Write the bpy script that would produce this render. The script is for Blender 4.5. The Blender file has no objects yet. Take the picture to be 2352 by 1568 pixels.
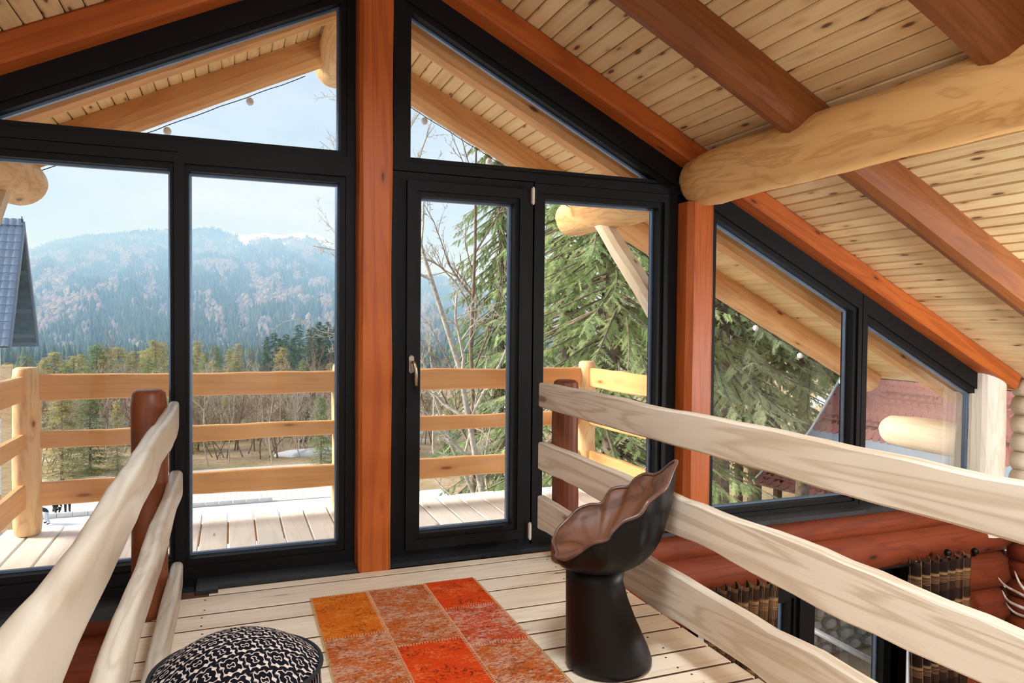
import bpy, math, random
import numpy as np
from mathutils import Vector, Matrix, Quaternion, noise as mnoise

# ------------------------------------------------------------------ camera, sky, sun, exposure
scene = bpy.context.scene
COL = scene.collection
EYE = 1.32
FPX, YAW, PITCH, ROLL = 1667.25, math.radians(21.153), math.radians(-1.533), math.radians(0.55)
cam = bpy.data.cameras.new('camera')
cam.sensor_width = 36.0
cam.lens = FPX / 2352 * 36.0
cam.clip_start, cam.clip_end = 0.05, 20000
camo = bpy.data.objects.new('camera', cam)
COL.objects.link(camo)
fw = Vector((math.sin(YAW) * math.cos(PITCH), math.cos(YAW) * math.cos(PITCH), math.sin(PITCH)))
rt = Vector((math.cos(YAW), -math.sin(YAW), 0))
up = rt.cross(fw)
r2 = math.cos(ROLL) * rt + math.sin(ROLL) * up
u2 = -math.sin(ROLL) * rt + math.cos(ROLL) * up
camo.matrix_world = Matrix(((r2.x, u2.x, -fw.x, 0), (r2.y, u2.y, -fw.y, 0), (r2.z, u2.z, -fw.z, EYE), (0, 0, 0, 1)))
scene.camera = camo

scene.view_settings.view_transform = 'Standard'
scene.view_settings.look = 'None'
scene.view_settings.exposure = 0.0
scene.view_settings.gamma = 1.0
scene.view_settings.use_curve_mapping = False
scene.cycles.max_bounces = 6
scene.cycles.diffuse_bounces = 3
scene.cycles.glossy_bounces = 3
scene.cycles.transparent_max_bounces = 16
scene.cycles.volume_bounces = 2
scene.cycles.use_adaptive_sampling = True
scene.cycles.adaptive_threshold = 0.09
scene.cycles.use_denoising = True
scene.cycles.sample_clamp_indirect = 6.0

SKY_STRENGTH = 1.9
SUN_STRENGTH = 8.0
world = bpy.data.worlds.new('sky')
scene.world = world
world.use_nodes = True
wn, wl = world.node_tree.nodes, world.node_tree.links
wn.clear()
wo = wn.new('ShaderNodeOutputWorld')
bg = wn.new('ShaderNodeBackground')
tcw = wn.new('ShaderNodeTexCoord')
mpw = wn.new('ShaderNodeMapping')
mpw.inputs['Scale'].default_value = (1.0, 1.0, 3.0)
nz = wn.new('ShaderNodeTexNoise')
nz.inputs['Scale'].default_value = 3.2
nz.inputs['Detail'].default_value = 5
nz.inputs['Roughness'].default_value = 0.55
nz.inputs['Distortion'].default_value = 0.4
rw = wn.new('ShaderNodeValToRGB')
rw.color_ramp.elements[0].position = 0.42
rw.color_ramp.elements[0].color = (0.305, 0.37, 0.465, 1)
rw.color_ramp.elements[1].position = 0.72
rw.color_ramp.elements[1].color = (0.44, 0.475, 0.52, 1)
wl.new(tcw.outputs['Generated'], mpw.inputs['Vector'])
wl.new(mpw.outputs['Vector'], nz.inputs['Vector'])
wl.new(nz.outputs['Fac'], rw.inputs['Fac'])
wl.new(rw.outputs['Color'], bg.inputs['Color'])
bg.inputs['Strength'].default_value = SKY_STRENGTH
wl.new(bg.outputs['Background'], wo.inputs['Surface'])

sun = bpy.data.lights.new('sun', 'SUN')
sun.energy = SUN_STRENGTH
sun.angle = math.radians(20)
sun.color = (1.0, 0.93, 0.82)
suno = bpy.data.objects.new('sun', sun)
COL.objects.link(suno)
suno.rotation_mode = 'QUATERNION'
suno.rotation_quaternion = Vector((-0.86, 0.24, 0.45)).to_track_quat('Z', 'Y')
suno.location = (-30, 0, 30)

# ------------------------------------------------------------------ helpers
WL = {}          # world location of each object's origin


def tag(o, label=None, cat=None, group=None, kind=None):
    if label: o['label'] = label
    if cat: o['category'] = cat
    if group: o['group'] = group
    if kind: o['kind'] = kind
    return o


def empty(name, loc, label=None, cat=None, group=None, kind=None):
    o = bpy.data.objects.new(name, None)
    o.empty_display_size = 0.1
    COL.objects.link(o)
    o.location = loc
    WL[o] = Vector(loc)
    return tag(o, label, cat, group, kind)


def link(name, me, parent=None, loc=(0, 0, 0), quat=None):
    o = bpy.data.objects.new(name, me)
    COL.objects.link(o)
    w = Vector(loc)
    WL[o] = w
    if parent is not None:
        o.parent = parent
        o.location = w - WL[parent]
    else:
        o.location = w
    if quat is not None:
        o.rotation_mode = 'QUATERNION'
        o.rotation_quaternion = quat
    return o


def mesh(name, verts, faces, mat=None, smooth=False):
    me = bpy.data.meshes.new(name)
    me.from_pydata([tuple(v) for v in verts], [], faces)
    if mat: me.materials.append(mat)
    if smooth:
        me.polygons.foreach_set('use_smooth', [True] * len(me.polygons))
    me.update()
    return me


def fastmesh(name, V, T, mat=None, smooth=False):
    V = np.asarray(V, np.float32); T = np.asarray(T, np.int32)
    me = bpy.data.meshes.new(name)
    k = T.shape[1]
    me.vertices.add(len(V)); me.vertices.foreach_set('co', V.ravel())
    me.loops.add(T.size); me.loops.foreach_set('vertex_index', T.ravel())
    me.polygons.add(len(T))
    me.polygons.foreach_set('loop_start', np.arange(0, T.size, k, dtype=np.int32))
    me.polygons.foreach_set('loop_total', np.full(len(T), k, np.int32))
    if smooth: me.polygons.foreach_set('use_smooth', np.ones(len(T), bool))
    if mat: me.materials.append(mat)
    me.update(calc_edges=True)
    me.validate()
    return me


class MB:
    def __init__(self): self.v = []; self.f = []
    def box(self, a, b):
        n = len(self.v)
        for z in (a[2], b[2]):
            self.v += [(a[0], a[1], z), (b[0], a[1], z), (b[0], b[1], z), (a[0], b[1], z)]
        self.f += [[n + i for i in q] for q in ((3, 2, 1, 0), (4, 5, 6, 7), (0, 1, 5, 4), (1, 2, 6, 5), (2, 3, 7, 6), (3, 0, 4, 7))]
        return self
    def loft(self, rings, cap=True):
        n = len(self.v); k = len(rings[0])
        for r in rings: self.v += [tuple(p) for p in r]
        for i in range(len(rings) - 1):
            for j in range(k):
                a = n + i * k + j; b = n + i * k + (j + 1) % k
                self.f.append([a, b, b + k, a + k])
        if cap:
            self.f.append([n + j for j in range(k)][::-1])
            self.f.append([n + (len(rings) - 1) * k + j for j in range(k)])
        return self
    def tube(self, pts, rad, sides=8, cap=True):
        rings = []
        pts = [Vector(p) for p in pts]
        rads = rad if isinstance(rad, (list, tuple)) else [rad] * len(pts)
        prev = None
        for i, p in enumerate(pts):
            t = (pts[min(i + 1, len(pts) - 1)] - pts[max(i - 1, 0)]).normalized()
            if prev is None:
                a = t.orthogonal().normalized()
            else:
                a = (prev - t * prev.dot(t)).normalized()
            prev = a
            b = t.cross(a)
            rings.append([p + (a * math.cos(q) + b * math.sin(q)) * rads[i] for q in [2 * math.pi * j / sides for j in range(sides)]])
        return self.loft(rings, cap)
    def build(self, name, mat, parent=None, smooth=False, kind=None):
        xs = np.array(self.v, float)
        lo, hi = xs.min(0), xs.max(0)
        c = np.array([(lo[0] + hi[0]) / 2, (lo[1] + hi[1]) / 2, lo[2]])
        me = mesh(name, xs - c, self.f, mat, smooth)
        o = link(name, me, parent, c)
        if kind: o['kind'] = kind
        return o


def rectprof(w, h, c=0.008):
    a, b = w / 2, h / 2
    return [(-a + c, -b), (a - c, -b), (a, -b + c), (a, b - c), (a - c, b), (-a + c, b), (-a, b - c), (-a, -b + c)]


def roundprof(w, h, r, n=4):
    pts = []
    for cx, cy, a0 in ((w / 2 - r, -h / 2 + r, -math.pi / 2), (w / 2 - r, h / 2 - r, 0), (-w / 2 + r, h / 2 - r, math.pi / 2), (-w / 2 + r, -h / 2 + r, math.pi)):
        for k in range(n + 1):
            a = a0 + math.pi / 2 * k / n
            pts.append((cx + r * math.cos(a), cy + r * math.sin(a)))
    return pts


def axis_quat(p0, p1, upv=(0, 0, 1)):
    x = (Vector(p1) - Vector(p0)).normalized()
    u = Vector(upv)
    if abs(x.dot(u)) > 0.98: u = Vector((0, 1, 0))
    y = u.cross(x).normalized()
    z = x.cross(y)
    return Matrix(((x.x, y.x, z.x), (x.y, y.y, z.y), (x.z, y.z, z.z))).to_quaternion()


def bar_mesh(name, L, prof, mat, nseg=1, wob=0.0, wobz=None, seed=0.0, smooth=False, endr=0.0):
    """bar along local X centred on the origin; wob roughens a hand-hewn edge"""
    wobz = wob if wobz is None else wobz
    rings = []
    xs = [-L / 2 + L * i / nseg for i in range(nseg + 1)]
    if endr > 0:
        xs = [-L / 2, -L / 2 + endr * 0.12, -L / 2 + endr * 0.45] + [x for x in xs if -L / 2 + endr * 1.0 <= x <= L / 2 - endr * 1.0] + [L / 2 - endr * 0.45, L / 2 - endr * 0.12, L / 2]
    for x in xs:
        s = 1.0
        if endr > 0:
            d = min(x + L / 2, L / 2 - x)
            if d < endr: s = 1 - 0.34 * (1 - d / endr) ** 2.2
        ring = []
        for k, (py, pz) in enumerate(prof):
            dy = dz = 0.0
            if wob or wobz:
                sy = 1 if py > 0 else -1; sz = 1 if pz > 0 else -1
                dy = wob * mnoise.noise((x * 2.2, seed * 7.3 + sy * 3.1, k * 0.13)) * sy
                dz = wobz * (mnoise.noise((x * 1.7, seed * 5.1 + sz * 4.7, 2.0)) + 0.35 * mnoise.noise((x * 6.0, seed * 3.7 + sz, 5.0)))
            ring.append((x, py * s + dy, pz * s + dz))
        rings.append(ring)
    m = MB().loft(rings)
    m.f = [f[::-1] if len(f) == 4 and False else f for f in m.f]
    return mesh(name, m.v, m.f, mat, smooth)


def bar(name, p0, p1, prof, mat, parent=None, nseg=1, wob=0.0, wobz=None, seed=0.0, smooth=False, endr=0.0, upv=(0, 0, 1)):
    p0, p1 = Vector(p0), Vector(p1)
    me = bar_mesh(name, (p1 - p0).length, prof, mat, nseg, wob, wobz, seed, smooth, endr)
    return link(name, me, parent, (p0 + p1) / 2, axis_quat(p0, p1, upv))


def circ(r, n=20, flat=None, flatz=None):
    pts = []
    for j in range(n):
        a = 2 * math.pi * j / n
        y, z = r * math.cos(a), r * math.sin(a)
        if flat is not None: y = max(-flat, min(flat, y))
        if flatz is not None: z = max(-flatz, min(flatz, z))
        pts.append((y, z))
    return pts


# ------------------------------------------------------------------ materials
def nodes_of(name):
    m = bpy.data.materials.new(name)
    m.use_nodes = True
    nt = m.node_tree
    return m, nt.nodes, nt.links, nt.nodes['Principled BSDF']


def srgb(r, g, b):
    f = lambda c: ((c / 255 + 0.055) / 1.055) ** 2.4 if c / 255 > 0.04045 else c / 255 / 12.92
    return (f(r), f(g), f(b), 1)


def mth(N, L, op, a, b=None):
    n = N.new('ShaderNodeMath'); n.operation = op
    for i, v in enumerate((a, b)):
        if v is None: continue
        if isinstance(v, (int, float)): n.inputs[i].default_value = v
        else: L.new(v, n.inputs[i])
    return n.outputs[0]


def mixc(N, L, fac, a, b, mode='MIX'):
    n = N.new('ShaderNodeMix'); n.data_type = 'RGBA'; n.blend_type = mode
    for i, v in ((0, fac), (6, a), (7, b)):
        if isinstance(v, (int, float)): n.inputs[i].default_value = v
        elif isinstance(v, tuple): n.inputs[i].default_value = v
        else: L.new(v, n.inputs[i])
    return n.outputs[2]


def ramp(N, L, fac, lo, hi):
    n = N.new('ShaderNodeMapRange')
    n.inputs['From Min'].default_value = lo; n.inputs['From Max'].default_value = hi
    n.interpolation_type = 'SMOOTHSTEP'
    L.new(fac, n.inputs['Value'])
    return n.outputs[0]


def noise_tex(N, L, vec, scale, detail=3, rough=0.55, dist=0.0):
    n = N.new('ShaderNodeTexNoise')
    n.inputs['Scale'].default_value = scale; n.inputs['Detail'].default_value = detail
    n.inputs['Roughness'].default_value = rough; n.inputs['Distortion'].default_value = dist
    L.new(vec, n.inputs['Vector'])
    return n.outputs['Fac']


def mapping(N, L, vec, scale, loc=(0, 0, 0)):
    n = N.new('ShaderNodeMapping')
    n.inputs['Scale'].default_value = scale
    n.inputs['Location'].default_value = loc
    L.new(vec, n.inputs['Vector'])
    return n.outputs[0]


def wood(name, base, dark, knot, stretch=0.10, ring=26.0, ringamt=0.35, knots=1.0, kscale=(2.2, 9.0), rough=0.55, varia=0.10, bump=0.0, blotch=None, coat=0.0):
    """timber with the grain along local X; every piece gets its own stretch of grain"""
    m, N, L, P = nodes_of(name)
    tc = N.new('ShaderNodeTexCoord'); oi = N.new('ShaderNodeObjectInfo')
    off = N.new('ShaderNodeVectorMath'); off.operation = 'SCALE'
    off.inputs[0].default_value = (37.0, 53.0, 71.0)
    L.new(oi.outputs['Random'], off.inputs['Scale'])
    ad = N.new('ShaderNodeVectorMath'); ad.operation = 'ADD'
    L.new(tc.outputs['Object'], ad.inputs[0]); L.new(off.outputs[0], ad.inputs[1])
    v = ad.outputs[0]
    g1 = noise_tex(N, L, mapping(N, L, v, (stretch, 1, 1)), 5.5, 3, 0.5, 0.9)
    rg = mth(N, L, 'SINE', mth(N, L, 'MULTIPLY', g1, ring * 2.2))
    rg = mth(N, L, 'MULTIPLY', mth(N, L, 'ADD', rg, 1.0), 0.5)
    rg = mth(N, L, 'POWER', rg, 2.5)
    g2 = noise_tex(N, L, mapping(N, L, v, (3.0, 130, 130)), 1.0, 2, 0.6)
    f = mth(N, L, 'MULTIPLY', rg, ringamt)
    f = mth(N, L, 'ADD', f, mth(N, L, 'MULTIPLY', mth(N, L, 'SUBTRACT', g2, 0.5), 0.45))
    c = mixc(N, L, f, base, dark)
    g3 = noise_tex(N, L, mapping(N, L, v, (0.6, 2.0, 2.0)), 2.0, 2, 0.5)
    c = mixc(N, L, mth(N, L, 'MULTIPLY', ramp(N, L, g3, 0.45, 0.72), 0.35), c, blotch or dark)
    # pieces differ a little from each other
    hv = N.new('ShaderNodeHueSaturation')
    L.new(c, hv.inputs['Color'])
    vv = mth(N, L, 'ADD', 1.0 - varia, mth(N, L, 'MULTIPLY', oi.outputs['Random'], 2 * varia))
    L.new(vv, hv.inputs['Value'])
    c = hv.outputs['Color']
    if knots > 0:
        vo = N.new('ShaderNodeTexVoronoi')
        vo.inputs['Scale'].default_value = 1.0
        L.new(mapping(N, L, v, (kscale[0], kscale[1], kscale[1])), vo.inputs['Vector'])
        k1 = mth(N, L, 'SUBTRACT', 1.0, ramp(N, L, vo.outputs['Distance'], 0.07 * knots, 0.15 * knots))
        k2 = mth(N, L, 'SUBTRACT', 1.0, ramp(N, L, vo.outputs['Distance'], 0.12 * knots, 0.34 * knots))
        c = mixc(N, L, mth(N, L, 'MULTIPLY', k2, 0.45), c, dark)
        c = mixc(N, L, mth(N, L, 'MULTIPLY', k1, 0.85), c, knot)
    L.new(c, P.inputs['Base Color'])
    P.inputs['Roughness'].default_value = rough
    P.inputs['Specular IOR Level'].default_value = 0.35
    if coat: P.inputs['Coat Weight'].default_value = coat; P.inputs['Coat Roughness'].default_value = 0.25
    if bump:
        b = N.new('ShaderNodeBump'); b.inputs['Strength'].default_value = bump; b.inputs['Distance'].default_value = 0.004
        L.new(mth(N, L, 'ADD', g2, rg), b.inputs['Height']); L.new(b.outputs[0], P.inputs['Normal'])
    return m


def plain(name, col, rough=0.6, metal=0.0, var=0.0, scale=20.0, spec=0.5, bump=0.0, col2=None, detail=3):
    m, N, L, P = nodes_of(name)
    P.inputs['Roughness'].default_value = rough
    P.inputs['Metallic'].default_value = metal
    P.inputs['Specular IOR Level'].default_value = spec
    tc = N.new('ShaderNodeTexCoord')
    n = noise_tex(N, L, tc.outputs['Object'], scale, detail)
    c2 = col2 or tuple(x * (1 - var) for x in col[:3]) + (1,)
    L.new(mixc(N, L, ramp(N, L, n, 0.35, 0.65), col, c2), P.inputs['Base Color'])
    if bump:
        b = N.new('ShaderNodeBump'); b.inputs['Strength'].default_value = bump; b.inputs['Distance'].default_value = 0.02
        L.new(n, b.inputs['Height']); L.new(b.outputs[0], P.inputs['Normal'])
    return m


M = {}
M['floor'] = wood('floor_board_wood', srgb(238, 220, 194), srgb(204, 176, 140), srgb(110, 72, 44), knots=0.55, kscale=(1.3, 6.5), ringamt=0.34, rough=0.5, varia=0.09)
M['rail'] = wood('bare_rail_wood', srgb(222, 206, 184), srgb(178, 152, 120), srgb(120, 78, 46), stretch=0.06, ring=30, ringamt=0.58, knots=0.8, kscale=(1.3, 5.0), rough=0.55, varia=0.05)
M['rail_l'] = wood('weathered_rail_wood', srgb(198, 184, 164), srgb(164, 142, 116), srgb(150, 108, 74), stretch=0.16, ring=18, ringamt=0.5, knots=0.6, kscale=(1.5, 5.0), rough=0.35, varia=0.05, bump=0.0)
M['orange'] = wood('orange_stained_wood', srgb(184, 94, 36), srgb(138, 60, 20), srgb(70, 30, 16), stretch=0.07, ring=22, ringamt=0.45, knots=0.55, kscale=(2.2, 7.0), rough=0.45, varia=0.05)
M['ceil'] = wood('knotty_ceiling_wood', srgb(238, 208, 156), srgb(204, 158, 100), srgb(76, 40, 20), stretch=0.05, ring=16, ringamt=0.28, knots=1.25, kscale=(4.2, 14.0), rough=0.5, varia=0.10)
M['soffit'] = wood('soffit_wood', srgb(250, 218, 162), srgb(216, 166, 106), srgb(110, 64, 34), stretch=0.05, ring=16, ringamt=0.28, knots=0.8, kscale=(3.2, 11.0), rough=0.5, varia=0.08)
M['log'] = wood('peeled_log_wood', srgb(226, 176, 110), srgb(186, 124, 64), srgb(70, 40, 22), stretch=0.22, ring=20, ringamt=0.5, knots=0.5, kscale=(1.5, 4.0), rough=0.5, varia=0.04, blotch=srgb(222, 176, 122), bump=0.2)
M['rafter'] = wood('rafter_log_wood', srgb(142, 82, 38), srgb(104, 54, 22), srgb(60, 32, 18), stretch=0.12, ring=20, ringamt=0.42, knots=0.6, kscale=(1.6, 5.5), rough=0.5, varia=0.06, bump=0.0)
M['extlog'] = wood('porch_log_wood', srgb(240, 196, 138), srgb(202, 140, 80), srgb(110, 64, 36), stretch=0.2, ring=20, ringamt=0.5, knots=0.6, kscale=(1.8, 4.5), rough=0.5, varia=0.05)
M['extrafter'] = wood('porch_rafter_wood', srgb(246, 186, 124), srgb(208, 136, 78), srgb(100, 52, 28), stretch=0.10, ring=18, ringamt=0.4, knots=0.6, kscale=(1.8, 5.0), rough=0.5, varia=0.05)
M['extrail'] = wood('balcony_rail_wood', srgb(240, 184, 124), srgb(206, 138, 82), srgb(140, 82, 44), stretch=0.05, ring=20, ringamt=0.25, knots=0.7, kscale=(1.6, 6.0), rough=0.5, varia=0.04)
M['extpost'] = wood('balcony_post_wood', srgb(244, 208, 158), srgb(210, 154, 98), srgb(140, 84, 46), stretch=0.25, ring=18, ringamt=0.45, knots=0.5, kscale=(2.5, 5.0), rough=0.5, varia=0.04)
M['brace'] = wood('bleached_sunlit_wood', srgb(248, 232, 208), srgb(212, 180, 144), srgb(140, 96, 64), stretch=0.1, ring=18, ringamt=0.35, knots=0.6, kscale=(2.5, 6.0), rough=0.6)
M['deck'] = wood('weathered_deck_wood', srgb(244, 238, 232), srgb(214, 200, 186), srgb(140, 110, 84), stretch=0.08, ring=20, ringamt=0.28, knots=0.5, kscale=(1.5, 6.0), rough=0.6, varia=0.08)
M['logwall'] = wood('red_stained_log_wood', srgb(126, 54, 22), srgb(90, 34, 13), srgb(44, 18, 10), stretch=0.10, ring=18, ringamt=0.5, knots=0.6, kscale=(1.8, 4.5), rough=0.7, varia=0.10)
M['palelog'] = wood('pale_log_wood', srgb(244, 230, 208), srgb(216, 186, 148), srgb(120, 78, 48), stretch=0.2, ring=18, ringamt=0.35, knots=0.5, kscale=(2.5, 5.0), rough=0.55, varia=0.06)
M['railpost'] = wood('brown_stained_post_wood', srgb(124, 66, 36), srgb(88, 44, 22), srgb(50, 24, 14), stretch=0.1, ring=18, ringamt=0.4, knots=0.5, kscale=(2.0, 6.0), rough=0.45)
M['endgrain'] = plain('end_grain', srgb(196, 140, 84), 0.7, var=0.3, scale=30)
M['frame'] = plain('black_painted_frame', srgb(12, 9, 8), 0.6, var=0.25, scale=60, spec=0.25)
M['bead'] = plain('grey_glazing_bead', srgb(120, 138, 160), 0.3, metal=0.5, var=0.2, scale=8)
M['sill'] = plain('dark_stained_sill', srgb(40, 42, 46), 0.5, var=0.3, scale=25, bump=0.2)
M['steel'] = plain('brushed_steel', srgb(205, 190, 172), 0.25, metal=0.9, var=0.1, scale=60)
M['hinge'] = plain('cream_hinge_cover', srgb(222, 204, 184), 0.4, var=0.1)
M['screw'] = plain('dark_screw', srgb(46, 34, 28), 0.5, metal=0.4)
M['roofing'] = plain('roof_underlay', srgb(70, 62, 58), 0.9, var=0.2)
M['joint'] = plain('brown_joint_filler', srgb(96, 58, 34), 0.95, var=0.4, scale=9)
M['dark'] = plain('dark_void', srgb(40, 22, 14), 0.9)

gm, N, L, P = nodes_of('window_glass')
N.remove(P)
tr = N.new('ShaderNodeBsdfTransparent'); tr.inputs['Color'].default_value = (0.985, 0.99, 0.99, 1)
gl = N.new('ShaderNodeBsdfGlossy'); gl.inputs['Roughness'].default_value = 0.0
fr = N.new('ShaderNodeFresnel'); fr.inputs['IOR'].default_value = 1.25
mx = N.new('ShaderNodeMixShader')
L.new(fr.outputs[0], mx.inputs[0]); L.new(tr.outputs[0], mx.inputs[1]); L.new(gl.outputs[0], mx.inputs[2])
L.new(mx.outputs[0], N['Material Output'].inputs['Surface'])
M['glass'] = gm

# ------------------------------------------------------------------ main dimensions
XR = 0.742            # ridge x
SL = 0.495            # roof slope
ZC = 3.40             # ceiling height at the ridge
ZG = 3.10             # apex of the gable glass
YF = 3.95             # interior face of the window wall
XL, XRW = -4.20, 5.68
GROUND = -6.0


def roofz(x, z0): return z0 - SL * abs(x - XR)


# ------------------------------------------------------------------ loft floor
floor = empty('floor', (0.7, 0, -0.2), kind='structure', label='pale wooden loft floor of wide planks')
YL, YRt = 3.775, 3.85
edges = [3.775, 3.716, 3.487, 3.322, 3.083, 2.928, 2.802, 2.648, 2.455, 2.30, 2.167]
y = 2.167
rng = random.Random(4)
while y > -2.6:
    y -= rng.choice((0.15, 0.2, 0.24, 0.17)); edges.append(y)
FX0, FX1 = -0.44, 1.83
screws = MB()
for i in range(len(edges) - 1):
    y1, y0 = edges[i], edges[i + 1]
    g = 0.0065
    if i == 0: continue
    p0, p1 = (FX0, (y0 + y1) / 2, -0.017), (FX1 + rng.uniform(-0.006, 0.006), (y0 + y1) / 2, -0.017)
    o = bar('plank', p0, p1, rectprof(y1 - y0 - 2 * g, 0.034, 0.002), M['floor'], floor)
    for sx in (-0.12, 1.62 + 0.02 * math.sin(i * 2.1)):
        for sy in ((y1 - y0) * 0.28, -(y1 - y0) * 0.28):
            cx, cy = sx + rng.uniform(-.006, .006), (y0 + y1) / 2 + sy
            screws.loft([[(cx + 0.005 * math.cos(a), cy + 0.005 * math.sin(a), zz) for a in [k * math.pi / 3 for k in range(6)]] for zz in (-0.002, 0.0012)])
# front strip by the window sill: full length right of the post, notched left of it
bar('plank', (-0.10, (3.716 + 3.80) / 2, -0.017), (FX1, (3.716 + 3.80) / 2, -0.017), rectprof(0.078, 0.034, 0.004), M['floor'], floor)
o = screws.build('screw_heads', M['screw'], floor); o['kind'] = 'stuff'
MB().box((FX0 + 0.04, -2.6, -0.20), (FX1 - 0.012, 3.80, -0.0015)).build('subfloor', M['joint'], floor)
bar('edge_beam', (FX1 - 0.026, -2.6, -0.13), (FX1 - 0.026, 3.80, -0.13), rectprof(0.05, 0.18, 0.005), M['orange'], floor)
bar('edge_beam', (FX0 + 0.03, -2.6, -0.13), (FX0 + 0.03, 3.80, -0.13), rectprof(0.05, 0.18, 0.005), M['orange'], floor)

# ------------------------------------------------------------------ ceilings and roof
BW = 0.089
NB = int((XRW - XR) * math.hypot(1, SL) / BW) + 1


def board_field(name, side, y0, y1, mat, kind_label, imax=None, imin=0):
    root = empty(name, (XR, (y0 + y1) / 2, ZC), kind='structure', label=kind_label)
    me = bar_mesh('board', y1 - y0, rectprof(BW - 0.004, 0.02, 0.007), mat)
    c = 1 / math.hypot(1, SL); s = SL * c
    d = Vector((side * c, 0, -s)); nrm = Vector((side * s, 0, c))
    q = Matrix(((0, d.x, nrm.x), (1, d.y, nrm.y), (0, d.z, nrm.z))).to_quaternion() if side < 0 else Matrix(((0, -d.x, nrm.x), (1, -d.y, nrm.y), (0, -d.z, nrm.z))).to_quaternion()
    rr = random.Random(len(name))
    for i in range(imin, imax or NB):
        p = Vector((XR, (y0 + y1) / 2, ZC)) + d * (BW * (i + 0.5)) + nrm * (0.01 + rr.uniform(-0.001, 0.001))
        link('board', me, root, p, q)
    return root


board_field('ceiling_right', 1, -4.5, 3.97, M['ceil'], 'sloping ceiling of narrow knotty pine boards', imax=64)
board_field('ceiling_left', -1, -4.5, 3.97, M['ceil'], 'sloping ceiling of narrow pine boards at upper left', imax=64)
YE = 5.52
board_field('ceiling_overhang_right', 1, 3.98, YE, M['soffit'], 'pine board soffit of the right roof overhang', imax=66)
board_field('ceiling_overhang_left', -1, 3.98, YE, M['soffit'], 'pine board soffit of the left roof overhang', imax=66)
for sd, nm in ((1, 'roof_right'), (-1, 'roof_left')):
    m = MB()
    c = 1 / math.hypot(1, SL)
    e = XR + sd * 5.35
    a = [(XR, ZC + 0.03), (e, roofz(e, ZC) + 0.03), (e, roofz(e, ZC) + 0.16), (XR, ZC + 0.16)]
    m.loft([[(p[0], yy, p[1]) for p in a] for yy in (-4.6, YE + 0.02)])
    tag(m.build(nm, M['roofing']), 'dark roof covering above the board ceiling', kind='structure')

# rafters ---------------------------------------------------------------
RW_, RH_ = 0.20, 0.17


def rafter(side, yc, w, h, mat, label, x_end=4.95, group=None, wob=0.008, name='rafter', prof=None):
    nrm = Vector((side * SL, 0, 1)).normalized()
    x0, x1 = XR + side * 0.02, XR + side * x_end
    a = Vector((x0, yc, roofz(x0, ZC))) - nrm * (h / 2)
    b = Vector((x1, yc, roofz(x1, ZC))) - nrm * (h / 2)
    pr = prof or rectprof(w, h, 0.05)
    o = bar(name, a, b, pr, mat, None, nseg=26, wob=wob, wobz=wob * 0.6, seed=yc + side)
    return tag(o, label, 'beam', group)


flatlog = [(-0.10, 0.085), (-0.10, 0.0), (-0.09, -0.045), (-0.055, -0.082), (0.0, -0.095), (0.055, -0.082), (0.09, -0.045), (0.10, 0.0), (0.10, 0.085), (0.0, 0.085)]
gabl = rectprof(0.15, 0.125, 0.012)
rafter(1, 3.87, 0.15, 0.125, M['orange'], 'orange squared rafter along the top of the right glazed gable', wob=0.003, prof=gabl)
rafter(-1, 3.87, 0.15, 0.125, M['orange'], 'orange squared rafter along the top of the left glazed gable', wob=0.003, prof=gabl)
rafter(1, 2.91, 0.20, 0.17, M['rafter'], 'brown flattened log rafter crossing the purlin, second from the glass wall', prof=flatlog)
rafter(1, 1.87, 0.20, 0.17, M['rafter'], 'dark log rafter in the top right corner, nearest of the rafters', prof=flatlog)
rafter(1, 0.83, 0.20, 0.17, M['rafter'], 'log rafter over the loft behind the top right corner', prof=flatlog)
rafter(-1, 2.91, 0.20, 0.17, M['rafter'], 'log rafter on the left slope beyond the left edge', prof=flatlog)
rafter(1, 4.52, 0.24, 0.17, M['extrafter'], 'porch rafter just outside the right gable glass', prof=flatlog, x_end=5.2)
rafter(-1, 4.52, 0.24, 0.17, M['extrafter'], 'porch rafter just outside the left gable glass', prof=flatlog, x_end=5.2)
rafter(1, 5.41, 0.20, 0.17, M['extrafter'], 'outermost porch rafter along the right roof edge hung with bulbs', prof=flatlog, x_end=5.2)
rafter(-1, 5.41, 0.20, 0.17, M['extrafter'], 'outermost porch rafter along the left roof edge hung with bulbs', prof=flatlog, x_end=5.2)

# logs ------------------------------------------------------------------
def logobj(name, p0, p1, r, mat, label, cat='log', wob=0.01, seed=0.0, flat=None, endr=0.12, parent=None, n=28, flatz=None):
    L_ = (Vector(p1) - Vector(p0)).length
    o = bar(name, p0, p1, circ(r, n, flat, flatz), mat, parent, nseg=max(6, int(L_ / 0.12)), wob=wob, wobz=wob, seed=seed, smooth=True, endr=endr)
    if parent is None: tag(o, label, cat)
    return o


PX, PZ = 2.75, 2.215
logobj('purlin_log', (PX, -4.4, PZ + 0.02), (PX, 3.93, PZ), 0.162, M['log'], 'thick peeled log purlin running from the right post towards the viewer', wob=0.016, seed=1.0, endr=0.16)
logobj('purlin_log', (2 * XR - PX, -4.4, PZ), (2 * XR - PX, 3.93, PZ), 0.16, M['log'], 'peeled log purlin on the left slope outside the left edge', wob=0.016, seed=2.0)
logobj('ridge_log', (XR, -4.4, 3.24), (XR, 3.93, 3.24), 0.16, M['log'], 'peeled ridge log inside above the central post', seed=3.0)
logobj('ridge_log', (XR, 4.07, 3.245), (XR, 5.78, 3.245), 0.165, M['extlog'], 'projecting ridge log end seen through the upper left pane', seed=4.0, endr=0.1)
logobj('purlin_log', (PX, 4.07, PZ), (PX, 5.80, PZ), 0.165, M['extlog'], 'projecting purlin log end above the slanted brace at the right', wob=0.02, seed=5.0, endr=0.2)
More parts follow.
